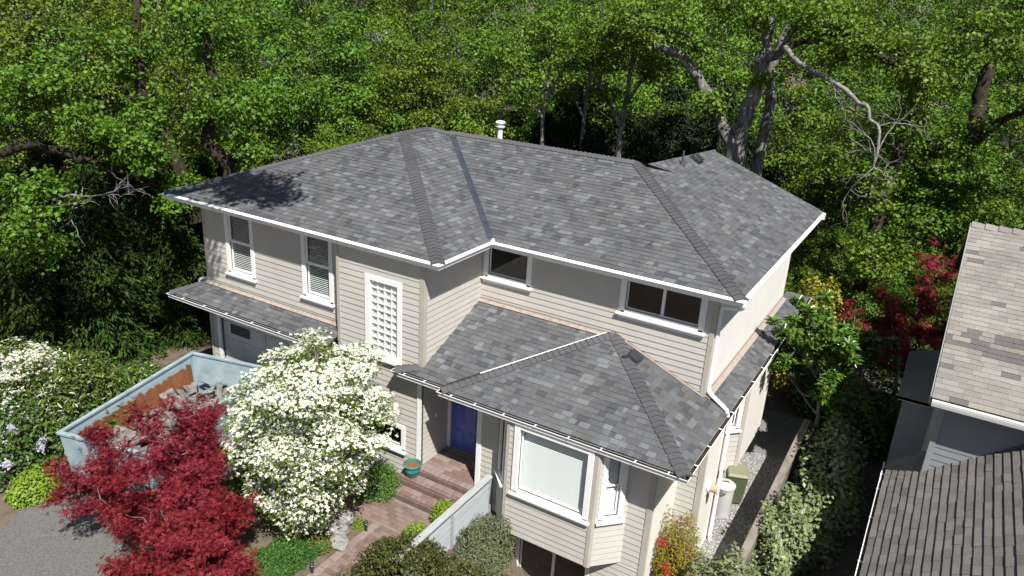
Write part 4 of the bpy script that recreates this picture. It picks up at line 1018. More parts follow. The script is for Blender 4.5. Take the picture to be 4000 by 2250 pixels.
# oaks with limbs of their own
def limb_tree(name, label, base, limbs, blobs, leaf, bark, seed, twigs=(), cat='tree'):
    """limbs: [(points, r0, r1)]; blobs: leaf clumps (centre, radius, count)"""
    rg_ = np.random.default_rng(seed); b = np.array(base, float); t = thing(name, label, cat, tuple(b)); polys = []
    dead = []
    for lm in limbs:
        pts, r0_, r1_ = lm[:3]
        p = np.array(pts, float)-b; k = len(p); s = np.linspace(0, k-1, (k-1)*4+1); q = np.stack([np.interp(s, np.arange(k), p[:, c]) for c in range(3)], 1)
        for _ in range(2): q[1:-1] = (q[:-2]+2*q[1:-1]+q[2:])/4
        q[1:-1] += rg_.normal(size=q[1:-1].shape)*r0_*.12
        rad = np.linspace(r0_, r1_, len(q))*(1+rg_.normal(size=len(q))*.06); rad[0] *= 1.0
        (dead if len(lm) > 3 else polys).append((q, rad))
    if dead: V, F = tubes(dead, 9); mobj('dead_limb', raw_mesh('dead_limb', V, F, M['bark_pale'], smooth=True), t)
    V, F = tubes(polys, 9); mobj('trunk', raw_mesh('trunk', V, F, M[bark], smooth=True), t)
    ps, tw, tb = [], [], []
    for c, r, n in blobs:
        c = np.array(c, float)-b; m = max(4, n//55); cc = c+unit(rg_.normal(size=(m, 3)))*(rg_.random((m, 1))**.45)*np.array(r)
        for q in cc: 
            e = c+(q-c)*.55; tb.append((np.array([e, (e+q)/2+rg_.normal(size=3)*.12, q]), np.array([.025, .016, .006])))
        P, Nn = spray(rg_, cc, 55, .5); V, F = leaf_arrays(P, Nn, rg_.uniform(.09, .18, len(P)), .36, rg_); ps.append((V, F))
    if ps: V, F = merge(ps); mobj('crown', raw_mesh('crown', V, F, M[leaf]), t)
    for (pts, r0_, n, L) in twigs:
        p = np.array(pts, float)-b
        def sub(q, d, L_, r_, lev):
            pp = [q]
            for i in range(4): d = unit(d+rg_.normal(size=3)*.32+np.array([0, 0, -.03])); pp.append(pp[-1]+d*L_/4)
            tw.append((np.array(pp), np.linspace(r_, r_*.45, 5)))
            if lev < 2:
                for i in range(4): sub(pp[1+i % 4], unit(d+rg_.normal(size=3)*.8), L_*.6, r_*.5, lev+1)
        for i in range(n): 
            k = rg_.integers(max(0, len(p)-4), len(p)); sub(p[k], unit(rg_.normal(size=3)*.7+np.array([0, 0, -.6])), L, r0_, 0)
    if tb: V, F = tubes(tb, 4); mobj('leaf_twigs', raw_mesh('leaf_twigs', V, F, M[bark]), t)['kind'] = 'stuff'
    if tw: V, F = tubes(tw, 5); mobj('dead_branches', raw_mesh('dead_branches', V, F, M['bark_pale']), t)['kind'] = 'stuff'
    return t
limb_tree('forked_oak_tree', 'old oak with thick forked grey trunk rising behind the rear roof peak', (11.5, 16.2, -1.2),
    [([(11.5, 16.2, -1.2), (11.45, 16.15, 2.5), (11.52, 16.12, 6.49)], .50, .36),
     ([(11.52, 16.12, 6.2), (10.6, 16.08, 7.43), (9.87, 16.18, 8.47), (9.24, 16.09, 9.25), (8.63, 15.67, 9.67), (8.15, 15.06, 9.74)], .26, .13),
     ([(11.5, 16.12, 6.2), (11.68, 16.16, 7.74), (11.84, 16.4, 8.65), (11.86, 16.61, 9.64), (11.9, 16.73, 10.52), (11.83, 16.81, 12.2)], .33, .15),
     ([(11.86, 16.55, 9.5), (12.47, 16.34, 9.83), (12.78, 16.0, 10.5), (13.08, 15.75, 11.02)], .17, .09),
     ([(9.45, 16.89, 10.13), (9.08, 16.46, 10.2), (8.27, 15.64, 10.19), (7.4, 15.2, 10.5)], .12, .09),
     ([(12.0, 17.9, -1), (12.03, 17.78, 6.36), (12.08, 17.89, 7.92), (11.93, 18.06, 8.85), (11.9, 18.26, 9.59), (12.19, 18.33, 11)], .26, .12)],
    [((8.0, 15.2, 10.6), (1.6, 1.6, .9), 2600), ((11.0, 16.6, 11.4), (1.8, 1.6, .9), 2600), ((10.55, 15.6, 7.9), (.5, .4, .6), 700), ((13.6, 15.8, 11.2), (1.4, 1.4, .8), 2000), ((9.6, 15.8, 9.9), (.6, .6, .5), 500), ((6.3, 15.0, 10.3), (1.2, 1.2, .9), 1800), ((12.2, 16.0, 8.8), (.5, .4, .4), 350)], 'oak_y', 'bark', 51)
limb_tree('dead_limbed_oak_tree', 'oak with a bare pale dead limb drooping over the gap between the houses', (16.6, 16.0, -1.2),
    [([(16.7, 15.9, -1.2), (16.75, 15.9, 2.5), (16.79, 15.95, 5.12), (16.94, 16.46, 7.21), (16.89, 16.95, 8.71), (16.8, 16.95, 10.6)], .24, .14),
     ([(13.0, 14.4, 10.1), (13.61, 14.02, 9.64), (14.57, 13.88, 9.29), (15.23, 13.78, 8.98), (15.64, 13.63, 8.66), (16.02, 13.47, 8.6), (16.06, 13.37, 8.24), (16.46, 13.21, 8.09), (16.58, 13.02, 7.38), (16.56, 12.92, 6.84)], .09, .035, 1),
     ([(16.85, 16.95, 9.4), (15.2, 15.9, 10.3), (13.6, 14.9, 10.4), (13.0, 14.4, 10.1)], .16, .11)],
    [((15.4, 14.6, 10.2), (1.8, 1.4, .8), 3000), ((17.3, 15.2, 9.6), (1.2, 1.2, .8), 2000), ((17.2, 15.4, 8.2), (.7, .7, .9), 1300), ((18.6, 16.5, 10.8), (1.4, 1.2, .9), 1900), ((14.0, 14.6, 10.9), (1.2, 1, .5), 1400), ((16.4, 14.9, 5.8), (.8, .6, 1.0), 1300), ((16.9, 15.0, 3.6), (1.0, .7, 1.0), 1500), ((15.4, 14.4, 6.6), (.8, .6, .6), 800)], 'oak_y', 'bark_dark', 52,
    twigs=[([(16.46, 13.21, 8.09), (16.58, 13.02, 7.38), (16.56, 12.92, 6.84), (16.5, 12.9, 6.4)], .024, 6, 1.25), ([(14.57, 13.88, 9.29), (15.23, 13.78, 8.98), (15.64, 13.63, 8.66)], .03, 3, 1.1)])
for px_, D_, r_, lb_ in ((2085, 33.2, .12, 'slender oak with thin pale trunk, nearest the white flue pipe'), (2387, 32.6, .17, 'slender oak with pale trunk behind the middle of the ridge'), (2240, 34.5, .13, 'slender oak between the two pale trunks behind the ridge')):
    bx_, by_ = polar(px_, D_)
    limb_tree('slender_oak_tree', lb_, (bx_, by_, -1.1), [([(bx_, by_, -1.1), (bx_+.1, by_, 3), (bx_-.15, by_+.1, 6.2), (bx_+.1, by_, 8.6), (bx_+.3, by_-.2, 10.3)], r_, r_*.4), ([(bx_-.1, by_, 6.4), (bx_-.8, by_-.5, 7.8), (bx_-1.6, by_-.8, 8.8)], r_*.5, r_*.25), ([(bx_, by_, 7.2), (bx_+.8, by_-.3, 8.4), (bx_+1.5, by_-.6, 9.0)], r_*.5, r_*.25)],
        [((bx_, by_-.2, 9.9), (1.3, 1.2, .8), 1700), ((bx_-1.5, by_-.8, 8.9), (.9, .8, .6), 1000), ((bx_+1.4, by_-.6, 9.0), (.9, .8, .6), 1000), ((bx_-.4, by_-.8, 7.6), (.6, .5, .5), 450)], 'oak_y', 'bark', int(px_))
limb_tree('grey_trunked_oak_tree', 'oak with a leaning grey trunk near the right edge, above the tan roof', (19.0, 19.9, -1.0),
    [([(19.0, 19.9, -1.), (18.95, 19.95, 4), (18.97, 20.01, 7.8), (18.97, 20.31, 9.14), (18.86, 20.52, 10.28), (18.6, 20.6, 11.6)], .34, .17), ([(19.0, 20.0, 6.9), (19.6, 19.6, 7.9), (20.6, 19.2, 8.7), (21.6, 19.0, 9.2)], .17, .08)],
    [((18.6, 20, 11.6), (1.8, 1.5, .9), 2400), ((21.3, 18.8, 9.6), (1.2, 1.2, .8), 1500), ((17.4, 19.6, 9.8), (1., 1., .8), 1200), ((19.3, 18.9, 6.0), (1.0, .8, 1.0), 1600), ((18.4, 19.0, 4.6), (1.0, .8, .9), 1400)], 'oak', 'bark_dark', 53)
limb_tree('mossy_oak_tree', 'old oak with dark mossy leaning stems left of the roof corner', (-2.6, 3.2, -1.1),
    [([(-2.6, 3.2, -1.1), (-1.9, 3.6, 3.6), (-1.68, 3.84, 5.25), (-1.98, 3.78, 5.72), (-2.27, 3.58, 5.95), (-2.43, 3.54, 6.23), (-2.54, 3.88, 6.72), (-2.62, 4.11, 7.35), (-2.68, 4.19, 8.16), (-2.9, 4.2, 9.6)], .26, .12),
     ([(-2.7, 3.1, 3.5), (-3.16, 2.73, 6.06), (-3.56, 2.51, 6.89), (-3.86, 2.43, 7.42), (-4.04, 2.51, 8.11), (-4.15, 2.71, 9.03), (-4.28, 2.88, 10.4)], .24, .11),
     ([(-1.75, 3.8, 5.4), (-1.5, 3.7, 5.9), (-1.1, 3.6, 6.1), (-.7, 3.7, 6.2)], .07, .03),
     ([(-4.0, .6, 5.6), (-4.74, 0.25, 5.95), (-4.82, -0.31, 6.06), (-4.66, -0.87, 6.34), (-4.63, -1.7, 6.15)], .17, .13), ([(-3.0, 3.0, 4.2), (-3.4, 1.8, 5.2), (-4.0, .6, 5.6)], .18, .16)],
    [((-3.0, 4.0, 9.6), (1.8, 1.8, 1.0), 2600), ((-4.6, 2.2, 8.7), (1.5, 1.5, .9), 2200), ((-4.4, -.4, 7.6), (1.5, 1.6, .9), 2400), ((-1.2, 3.9, 7.6), (1.3, 1.2, .8), 1700), ((-2.7, 1.2, 6.2), (1.2, 1.0, .7), 1600), ((-3.2, -1.4, 5.2), (1.1, 1.1, .7), 1500), ((-2.6, -2.3, 4.2), (1.1, 1., .8), 1500), ((-1.8, 1.6, 4.6), (.6, .6, .4), 500), ((-.6, 3.6, 6.3), (.7, .6, .4), 600), ((-3.4, 2.2, 7.0), (.6, .5, .5), 500), ((-2.2, 3.2, 7.3), (.6, .5, .4), 450), ((-3.6, .6, 6.6), (.9, .7, .5), 800), ((-2.4, 2.6, 4.9), (.7, .6, .5), 600)], 'oak', 'bark_dark', 54,
    twigs=[([(-2.6, .2, 5.9), (-2.39, -.67, 5.69), (-2.24, -1.03, 5.37), (-2.15, -1.27, 5.32)], .03, 3, 1.1), ([(-3.2, 1.5, 5.6), (-2.9, 1.0, 5.4), (-2.4, .9, 5.0)], .025, 2, .9)])
limb_tree('overhanging_oak_tree', 'tall oak just outside the left edge whose limb shades the left roof corner', (-1.0, -11.5, -.6),
    [([(-1, -11.5, -.6), (-.6, -11, 5), (0, -10, 10.5)], .38, .28), ([(0, -10, 10.3), (2.4, -6.8, 12.2), (4.6, -3.6, 13.0), (5.8, -2.2, 13.2)], .22, .06), ([(0, -10, 10.5), (-1, -8, 12.5), (-1.4, -6, 13.6)], .2, .07), ([(3.4, -5.4, 12.6), (2.6, -4.2, 13.0), (2.0, -3.4, 13.2)], .08, .04)],
    [((5.9, -2.3, 13.1), (1.7, 1.0, .55), 2300), ((7.3, -2.5, 13.2), (1.0, .7, .4), 900), ((4.2, -3.9, 13.2), (1.0, .9, .5), 800), ((1.8, -3.8, 13.3), (1.2, 1.0, .6), 1000), ((0, -8.4, 13), (2, 2, 1), 3000), ((-1.6, -6, 13.8), (1.6, 1.6, .9), 2400), ((5.9, -3.9, 13.0), (.7, .6, .35), 380)], 'oak', 'bark', 55)
# ------------------------------------------------------------------ garden, left side
shrub('rhododendron', .55, -3.35, 'large glossy-leaved rhododendron beside the steel skip', z=-.6, seed=61, rx=1.35, ry=1.5, rz=2.55, n=6500, size=.17, mat='rhodo', wid=.17, lump=.12)
def flower_caps(t, seed, n, rx, ry, rz, size, mat, name='blossoms', zmin=.1, clusters=None, star=4, thin=1.0):
    rg_ = np.random.default_rng(seed); u = unit(rg_.normal(size=(n, 3))); u[:, 2] = np.abs(u[:, 2]); P = u*np.array([rx, ry, rz])*rg_.uniform(.93, 1.06, (n, 1))
    if clusters:
        k = unit(rg_.normal(size=(clusters, 3))); k[:, 2] = np.abs(k[:, 2]); c = k*np.array([rx, ry, rz])*1.02
        P = np.repeat(c, n//clusters, 0); P = P+rg_.normal(size=P.shape)*np.array([.05, .05, .065])
        u = np.repeat(k, n//clusters, 0)
    V, F = star_arrays(P, u*.5+np.array([0, 0, .9])+rg_.normal(size=P.shape)*.35, rg_.uniform(size*.8, size*1.2, len(P)), rg_, star, 7, .3)
    mobj(name, raw_mesh(name, V, F, M[mat]), t)
t = shrub('lilac_bush', .35, -5.05, 'lilac bush with pale mauve flower heads at the left edge', z=-.6, seed=62, rx=1.0, ry=1.15, rz=1.95, n=3600, size=.13, mat='lilac_leaf', wid=.3)
flower_caps(t, 63, 1500, 1.0, 1.15, 1.95, .03, 'lilac', clusters=20)
shrub('golden_shrub', 1.75, -5.35, 'low yellow-green shrub beside the driveway at the left', z=-.58, seed=64, rx=.55, ry=.6, rz=.6, n=2600, size=.07, mat='lime', wid=.34)
shrub('added_shade_bush', -.9, -.6, 'dark green bush added for the shade between the skip and the garage corner', z=-.7, seed=66, rx=.9, ry=.8, rz=.9, n=2200, size=.12, mat='rhodo', wid=.22)  # bush added to darken the lit soil behind the skip
shrub('shade_bush', -2.2, -1.9, 'dark green bush added for the shade under the cedars behind the rhododendron', z=-.9, seed=65, rx=1.4, ry=1.4, rz=1.7, n=3000, size=.13, mat='rhodo', wid=.22)  # bush added to give the black shade below the cedars

def tiered_tree(name, label, x, y, z, H, R, seed, layers, prof, leaf, petal, nflow, fsize, nleaf, lsize, squash=(1, 1), bark='twig', rz=0, cat='tree', lean=(0, 0)):
    """flowering tree in flat tiers: flower sheets on top of each tier, leaves below and between"""
    rg_ = np.random.default_rng(seed); t = thing(name, label, cat, (x, y, z), rz); polys = [(np.array([[0, 0, 0], [.05, .03, H*.35], [-.03, .02, H*.7], [0, 0, H*.88]]), np.array([.09, .07, .04, .012]))]
    FP, LP = [], []; ns = layers*14
    for i in range(ns):
        f = (i+rg_.random())/ns; az = i*2.39996+rg_.normal()*.3
        zc = H*(.05+.90*f); lv = H/layers; tgt = round(zc/lv+.5*math.sin(2*az+seed))*lv-.5*lv*math.sin(2*az+seed); zc = zc+.62*(tgt-zc)+rg_.normal()*.03
        L = R*prof(f)*rg_.uniform(.62, 1.12); d = np.array([math.cos(az)*squash[0], math.sin(az)*squash[1], 0.]); e = np.array([-d[1], d[0], 0]); dr = rg_.uniform(.06, .20)
        polys.append((np.array([[0, 0, zc-.35], [d[0]*L*.5, d[1]*L*.5, zc-.05], [d[0]*L, d[1]*L, zc-dr*L-.03]]), np.array([.018, .011, .004])))
        wd_ = rg_.uniform(.13, .24)+.05*L; q0 = rg_.uniform(.25, .55); area = (1-q0)*L*wd_
        m = int(nflow*area*rg_.uniform(.5, 1.1)); q = q0+(1-q0)*rg_.random(m); o = rg_.normal(size=m)*wd_*.75
        p = d*(q*L)[:, None]+e*o[:, None]; p[:, 2] = zc-dr*L*q**2-o**2*.5+rg_.normal(size=m)*.028+.045; FP.append(p)
        m2 = int(nleaf*area)+3; q = q0*.7+(1.03-q0*.7)*rg_.random(m2); o = rg_.normal(size=m2)*wd_*.85; p = d*(q*L)[:, None]+e*o[:, None]
        p[:, 2] = zc-dr*L*q**2-o**2*.5-rg_.random(m2)**2*.16+.02; LP.append(p)
    FP = np.concatenate(FP); LP = np.concatenate(LP)
    for A_ in (FP, LP): A_[:, :2] += np.array(lean)*(1-A_[:, 2:3]/H)
    V, F = star_arrays(FP, np.array([0, 0, 1.])+rg_.normal(size=FP.shape)*.38+unit(FP*np.array([1, 1, 0]))*.35, rg_.uniform(fsize*.75, fsize*1.2, len(FP)), rg_, 4, 7, .36)
    mobj('blossoms', raw_mesh('blossoms', V, F, M[petal]), t)
    V, F = leaf_arrays(LP, np.array([0, 0, .8])+rg_.normal(size=LP.shape)*.5, rg_.uniform(lsize*.7, lsize*1.25, len(LP)), .3, rg_); mobj('crown', raw_mesh('crown', V, F, M[leaf]), t)
    V, F = tubes(polys, 6); mobj('trunk', raw_mesh('trunk', V, F, M[bark], smooth=True), t); return t
def dprof(f): return float(np.interp(f, [0, .12, .3, .5, .72, .88, 1], [.26, .48, .78, .95, 1.0, .97, .84]))
tiered_tree('flowering_dogwood_tree', 'white flowering dogwood in flat tiers in front of the glass-block window', 8.06, -2.32, -.58, 4.72, 1.74, 71, 17, dprof, 'dog_leaf', 'petal', 760, .042, 820, .072, lean=(-.35, -.30))
tiered_tree('white_flowering_bush', 'white flowering bush at the far left behind the lilac', -.55, -4.35, -.65, 3.05, 1.55, 72, 9, lambda f: .75+.3*math.sin(3*f) if f < .7 else 1.0-1.1*(f-.7), 'dog_leaf', 'petal', 700, .042, 850, .075)
def maple(name, label, x, y, z, H, R, seed, n, trunk_h=.7, off=(0, 0), size=.085, rz=0, bare=4, squash=.55):
    rg_ = np.random.default_rng(seed); polys, tips = skeleton(rg_, H, R, trunk_h, nch=(5, 4, 4, 3), gnarl=.30, r0=.075, up=.02, droop=.04)
    t = thing(name, label, 'tree', (x, y, z), rz); V, F = tubes(polys, 6); mobj('trunk', raw_mesh('trunk', V, F, M['bark'], smooth=True), t)
    keep = tips[tips[:, 2] > H*.28]; keep = keep[rg_.random(len(keep)) > .1]
    P, Nn = spray(rg_, keep, max(1, n//len(keep)), .30, .45, upb=1.2, outb=.4); V, F = star_arrays(P, Nn, rg_.uniform(size*.65, size*1.2, len(P)), rg_, 5, 3.4, .15)
    mobj('crown', raw_mesh('crown', V, F, M['maple']), t)
    tw = []
    for i in range(bare):
        q = keep[rg_.integers(len(keep))]*np.array([.9, .9, 1.05]); d = unit(np.array([q[0]*.4, q[1]*.4, .7])+rg_.normal(size=3)*.3)
        for j in range(6):
            e = unit(d+rg_.normal(size=3)*.5); tw.append((np.array([q, q+d*.15, q+d*.15+e*.22, q+d*.15+e*.35+rg_.normal(size=3)*.06]), np.array([.012, .01, .006, .003])))
    if tw: V, F = tubes(tw, 5); mobj('bare_twigs', raw_mesh('bare_twigs', V, F, M['bark_pale']), t)['kind'] = 'stuff'
    return t
maple('red_maple_tree', 'dark red Japanese maple in front of the steel skip', 5.1, -4.7, -.56, 2.55, 2.0, 81, 17000, .8, rz=.6, bare=1)
maple('crimson_maple_tree', 'crimson Japanese maple at the bottom edge left of the dogwood', 7.25, -5.5, -.56, 2.05, 1.8, 82, 17000, .55, rz=2.0, bare=0)
# ------------------------------------------------------------------ garden, centre
shrub('boxwood_bush', 8.12, -.55, 'rounded green boxwood against the wall left of the porch steps', seed=91, rx=.72, ry=.62, rz=.78, n=7000, size=.045, mat='box', lump=.1)
shrub('lime_shrub', 10.30, -.62, 'bright lime-green ball shrub beside the porch steps', seed=92, rx=.36, ry=.36, rz=.62, n=3600, size=.045, mat='lime', lump=.1)
shrub('pale_lime_shrub', 10.22, -1.62, 'lime-green ball shrub by the middle of the grey screen fence', seed=93, rx=.36, ry=.36, rz=.50, n=3400, size=.042, mat='lime', lump=.1)
shrub('tiny_shrub', 8.82, -1.90, 'tiny bright green cushion shrub beside the white rocks', seed=94, rx=.16, ry=.16, rz=.26, n=1200, size=.03, mat='lime', lump=.08)
shrub('clipped_hedge', 11.7, -3.75, 'broad bronze-green clipped hedge at the bottom edge', z=-1.0, seed=95, rx=1.75, ry=1.85, rz=1.58, n=42000, size=.08, mat='hedge', wid=.26, lump=.07, shell=.72, along_up=.6, boxy=.55)
shrub('heather_bush', 11.5, -.75, 'shaggy grey-green heather spilling below the bay window', z=-1.15, seed=96, rx=.62, ry=1.0, rz=1.25, n=8500, size=.10, mat='heather', wid=.10, lump=.14, along_up=.7)
shrub('nandina_bush', 15.32, 1.30, 'yellow-green nandina with red shoots in the corner by the downspout', z=-1.45, seed=97, rx=.72, ry=.70, rz=2.0, n=6500, size=.085, mat='nandina', wid=.17, lump=.2, shell=.3)
t = bpy.data.objects['nandina_bush']; flower_caps(t, 98, 560, .60, .58, 1.92, .028, 'berry', 'red_shoots', clusters=14)
# ground cover
def cover(name, label, box, n, size, mat, seed, wid=.2, h=.14, cat='ground cover', poly=None):
    rg_ = np.random.default_rng(seed); P = np.stack([rg_.uniform(box[0], box[1], n), rg_.uniform(box[2], box[3], n), np.zeros(n)], 1)
    hh = h*(.5+.5*np.sin(P[:, 0]*5.1)*np.sin(P[:, 1]*4.3+1)); P[:, 2] = gz(P[:, 0], P[:, 1])+rg_.random(n)*np.maximum(hh, .04)
    V, F = leaf_arrays(P, np.array([0, 0, .6])+rg_.normal(size=P.shape)*.6, rg_.uniform(size*.6, size*1.3, n), wid, rg_)
    o = mobj(name, raw_mesh(name, V, F, M[mat])); o['kind'] = 'stuff'; tag(o, label, cat); return o
cover('fern_ground_cover', 'feathery dark green ground cover below the dogwood', (7.6, 8.75, -4.6, -2.9), 7000, .085, 'fern', 101, .14, .30)
cover('ochre_ground_cover', 'olive tufted ground cover beside the white rocks', (8.25, 8.85, -3.1, -2.45), 2200, .07, 'grass_y', 102, .10, .22)
cover('leafy_ground_cover', 'low green plants in the bed between driveway and dogwood', (5.0, 6.6, -3.6, -.4), 4200, .09, 'fern', 103, .25, .25)
cover('leafy_undergrowth', 'low green plants under the maples', (5.6, 7.2, -6.6, -4.2), 2500, .08, 'fern', 104, .25, .14)
# rocks
def rock(x, y, s, seed, label, sc=(1, 1, .7), group=None):
    rg_ = np.random.default_rng(seed); import bmesh
    bm = bmesh.new(); bmesh.ops.create_icosphere(bm, subdivisions=3, radius=1)
    K = unit(rg_.normal(size=(9, 3))); A = rg_.uniform(.62, 1.0, 9)
    for v in bm.verts:
        p = np.array(v.co); u_ = p/np.linalg.norm(p); r = 1.
        for k, a in zip(K, A):
            c = u_@k
            if c > .2: r = min(r, a/c)
        r *= 1+.04*math.sin(u_@np.array([9, 7, 11.]))+rg_.normal()*.015
        v.co = Vector(u_*r*np.array(sc)*s)
    me = bpy.data.meshes.new('rock'); bm.to_mesh(me); bm.free(); me.materials.append(m_rock)
    o = mobj('rock', me, None, (x, y, float(gz(x, y))+s*sc[2]*.45)); o.rotation_euler = (0, 0, rg_.uniform(0, 6)); tag(o, label, 'rock', group)
m_rock = mat_noise('pale_rock', [(.15, .145, .135), (.26, .255, .24), (.38, .375, .355)], 6, .9, .8, 24, bdist=.03)
rock(8.35, -2.02, .30, 1, 'largest pale rock, next to the tiny green cushion shrub'); rock(8.55, -2.33, .24, 2, 'middle pale rock of the three beside the path bed'); rock(8.86, -2.62, .27, 3, 'flat pale rock nearest the ochre tufts', (1.1, .8, .55))
rock(6.0, -2.2, .2, 4, 'small grey rock among the plants left of the dogwood'); rock(5.9, -3.7, .17, 5, 'grey rock under the red maple')
# garden lights
def lamp(x, y, label):
    t = thing('path_light', label, 'garden light', (x, y, float(gz(x, y))))
    MB().lathe([(.035, 0), (.035, .20), (.028, .205)], n=14).obj('lamp_post', M['black_metal'], t, True)
    MB().lathe([(.028, .205), (.028, .245)], n=14).obj('lamp_lens', M['mortar'], t, True)
    MB().lathe([(.05, .245), (.045, .275), (.02, .295), (0, .297)], n=14).obj('lamp_cap', M['black_metal'], t, True)
lamp(9.02, -1.93, 'black bollard light beside the brick path, near the rocks'); lamp(9.0, -3.62, 'black bollard light at the bottom edge by the ground cover'); lamp(8.35, -2.45, 'small dark bollard light behind the rocks')
# flower pot
t = thing('flower_pot', 'glazed teal flower pot on the porch step', 'pot', (8.87, -.02, -.165))
m_teal = mat_noise('teal_glaze', [(.015, .13, .12), (.03, .19, .165), (.05, .23, .20)], 6, .22, spec=.6)
MB().lathe([(.0, 0), (.13, 0), (.145, .02), (.185, .17), (.195, .18), (.195, .20), (.19, .21), (.205, .31), (.225, .315), (.235, .335), (.225, .355), (.20, .36), (.19, .33), (.185, .26)], n=32).obj('pot_body', m_teal, t, True)
MB().lathe([(.0, .30), (.10, .305), (.186, .295)], n=24).obj('potting_soil', mat_noise('potting_soil', [(.14, .065, .03), (.22, .11, .05)], 30, .95, .8, 90), t)
# grey screen fence
t = thing('screen_fence', 'blue-grey louvred screen fence between path and bay window', 'fence', (10.92, -1.0, -.7))
m_fence = mat_noise('weathered_grey_paint', [(.27, .30, .32), (.34, .37, .385), (.40, .42, .43)], 5, .75, .35, 40, stretch=(1, .25, 4), bdist=.004)
m_cap = mat_noise('weathered_cap', [(.30, .31, .31), (.40, .41, .41)], 6, .8, .3, 40, stretch=(4, .4, 1))
y0_, y1_ = -2.1, 1.36
for y in (1.30, -.28, -1.86): MB().box(-.05, y-.05, -.1, .05, y+.05, 1.13).obj('post', m_fence, t)
MB().hexa([(-.085, y0_, 1.135), (.085, y0_, 1.135), (.085, y1_, 1.135), (-.085, y1_, 1.135), (-.085, y0_, 1.165), (.085, y0_, 1.165), (.085, y1_, 1.165), (-.085, y1_, 1.165)]).obj('cap_rail', m_cap, t, bevel=.006)
MB().box(-.03, y0_, 1.03, .03, y1_, 1.13).obj('top_rail', m_fence, t)
for ya, yb in ((-.23, 1.25), (-1.81, -.33)):
    z = .10
    while z < 1.0:
        MB().hexa([(-.015, ya, z), (.03, ya, z-.03), (.03, yb, z-.03), (-.015, yb, z), (-.015, ya, z+.075), (-.002, ya, z+.075), (-.002, yb, z+.075), (-.015, yb, z+.075)]).obj('slat', m_fence, t); z += .065
# ------------------------------------------------------------------ steel skip on the driveway
t = thing('steel_skip', 'open blue-grey steel skip with rusty inner wall and rubble, on the driveway', 'skip', (2.75, -2.15, -.54), math.radians(14))
m_steel = mat_noise('chalky_blue_paint', [(.20, .27, .31), (.27, .35, .39), (.33, .41, .44)], 2.5, .7, .2, 30)
def rusty():
    m, tt, b = new_mat('rusty_wall'); tc = N(tt, 'ShaderNodeTexCoord'); sp = N(tt, 'ShaderNodeSeparateXYZ'); tt.links.new(tc.outputs['Object'], sp.inputs[0])
    n = N(tt, 'ShaderNodeTexNoise'); n.inputs['Scale'].default_value = 5; n.inputs['Detail'].default_value = 9; tt.links.new(tc.outputs['Object'], n.inputs['Vector'])
    ad = N(tt, 'ShaderNodeMath', operation='MULTIPLY_ADD'); ad.inputs[1].default_value = .38; tt.links.new(n.outputs['Fac'], ad.inputs[0]); tt.links.new(sp.outputs['Z'], ad.inputs[2])
    f = ramp(tt, ad.outputs[0], [(1.37, (1, 1, 1)), (1.40, (0, 0, 0))]) if False else None
    mr = N(tt, 'ShaderNodeMapRange'); mr.inputs['From Min'].default_value = 1.40; mr.inputs['From Max'].default_value = 1.45; tt.links.new(ad.outputs[0], mr.inputs[0])
    mx = N(tt, 'ShaderNodeMix', data_type='RGBA'); tt.links.new(mr.outputs[0], mx.inputs['Factor'])
    n2 = N(tt, 'ShaderNodeTexNoise'); n2.inputs['Scale'].default_value = 2.2; n2.inputs['Detail'].default_value = 7; tt.links.new(tc.outputs['Object'], n2.inputs['Vector'])
    tt.links.new(ramp(tt, n2.outputs['Fac'], [(.35, (.15, .055, .02)), (.6, (.27, .10, .035)), (.75, (.36, .15, .06))]), mx.inputs['A']); mx.inputs['B'].default_value = (.27, .36, .38, 1)
    tt.links.new(mx.outputs['Result'], b.inputs['Base Color']); b.inputs['Roughness'].default_value = .85; return m
Wd, Ln, Hh, sl = 1.15, 2.25, 1.45, .0
for nm, sg in (('side_wall', -1), ('side_wall', 1)):
    mb = MB(); x = sg*Wd; mb.hexa([(x-.02, -Ln, .15), (x+.02, -Ln, .15), (x+.02, Ln, .15), (x-.02, Ln, .15), (x-.02+sg*.12, -Ln-.1, Hh), (x+.02+sg*.12, -Ln-.1, Hh), (x+.02+sg*.12, Ln+.1, Hh), (x-.02+sg*.12, Ln+.1, Hh)]); mb.obj(nm, m_steel, t)
for sg in (-1, 1):
    mb = MB(); y = sg*Ln; mb.hexa([(-Wd+.021, y-.02, .15), (Wd-.021, y-.02, .15), (Wd-.021, y+.02, .15), (-Wd+.021, y+.02, .15), (-Wd-.099, y-.02+sg*.1, Hh), (Wd+.099, y-.02+sg*.1, Hh), (Wd+.099, y+.02+sg*.1, Hh), (-Wd-.099, y+.02+sg*.1, Hh)]); mb.obj('end_wall', m_steel, t)
mb = MB(); x = -Wd+.024; mb.hexa([(x, -Ln+.1, .3), (x+.01, -Ln+.1, .3), (x+.01, Ln-.12, .3), (x, Ln-.12, .3), (x-.098, -Ln+.05, 1.36), (x-.088, -Ln+.05, 1.36), (x-.088, Ln-.08, 1.36), (x-.098, Ln-.08, 1.36)]); mb.obj('rusty_lining', rusty(), t)
mb = MB(); mb.box(-Wd, -Ln, .10, Wd, Ln, .149); mb.obj('floor_plate', m_steel, t)
e = .05; X_, Y_ = Wd+.12, Ln+.10
for q in ((-X_-e, -Y_-e, -X_+e, Y_+e), (X_-e, -Y_-e, X_+e, Y_+e)): MB().box(q[0], q[1], Hh+.001, q[2], q[3], Hh+.07).obj('rim', m_steel, t, bevel=.01)
for q in ((-X_+e+.001, -Y_-e, X_-e-.001, -Y_+e), (-X_+e+.001, Y_-e, X_-e-.001, Y_+e)): MB().box(q[0], q[1], Hh+.001, q[2], q[3], Hh+.068).obj('rim', m_steel, t, bevel=.01)
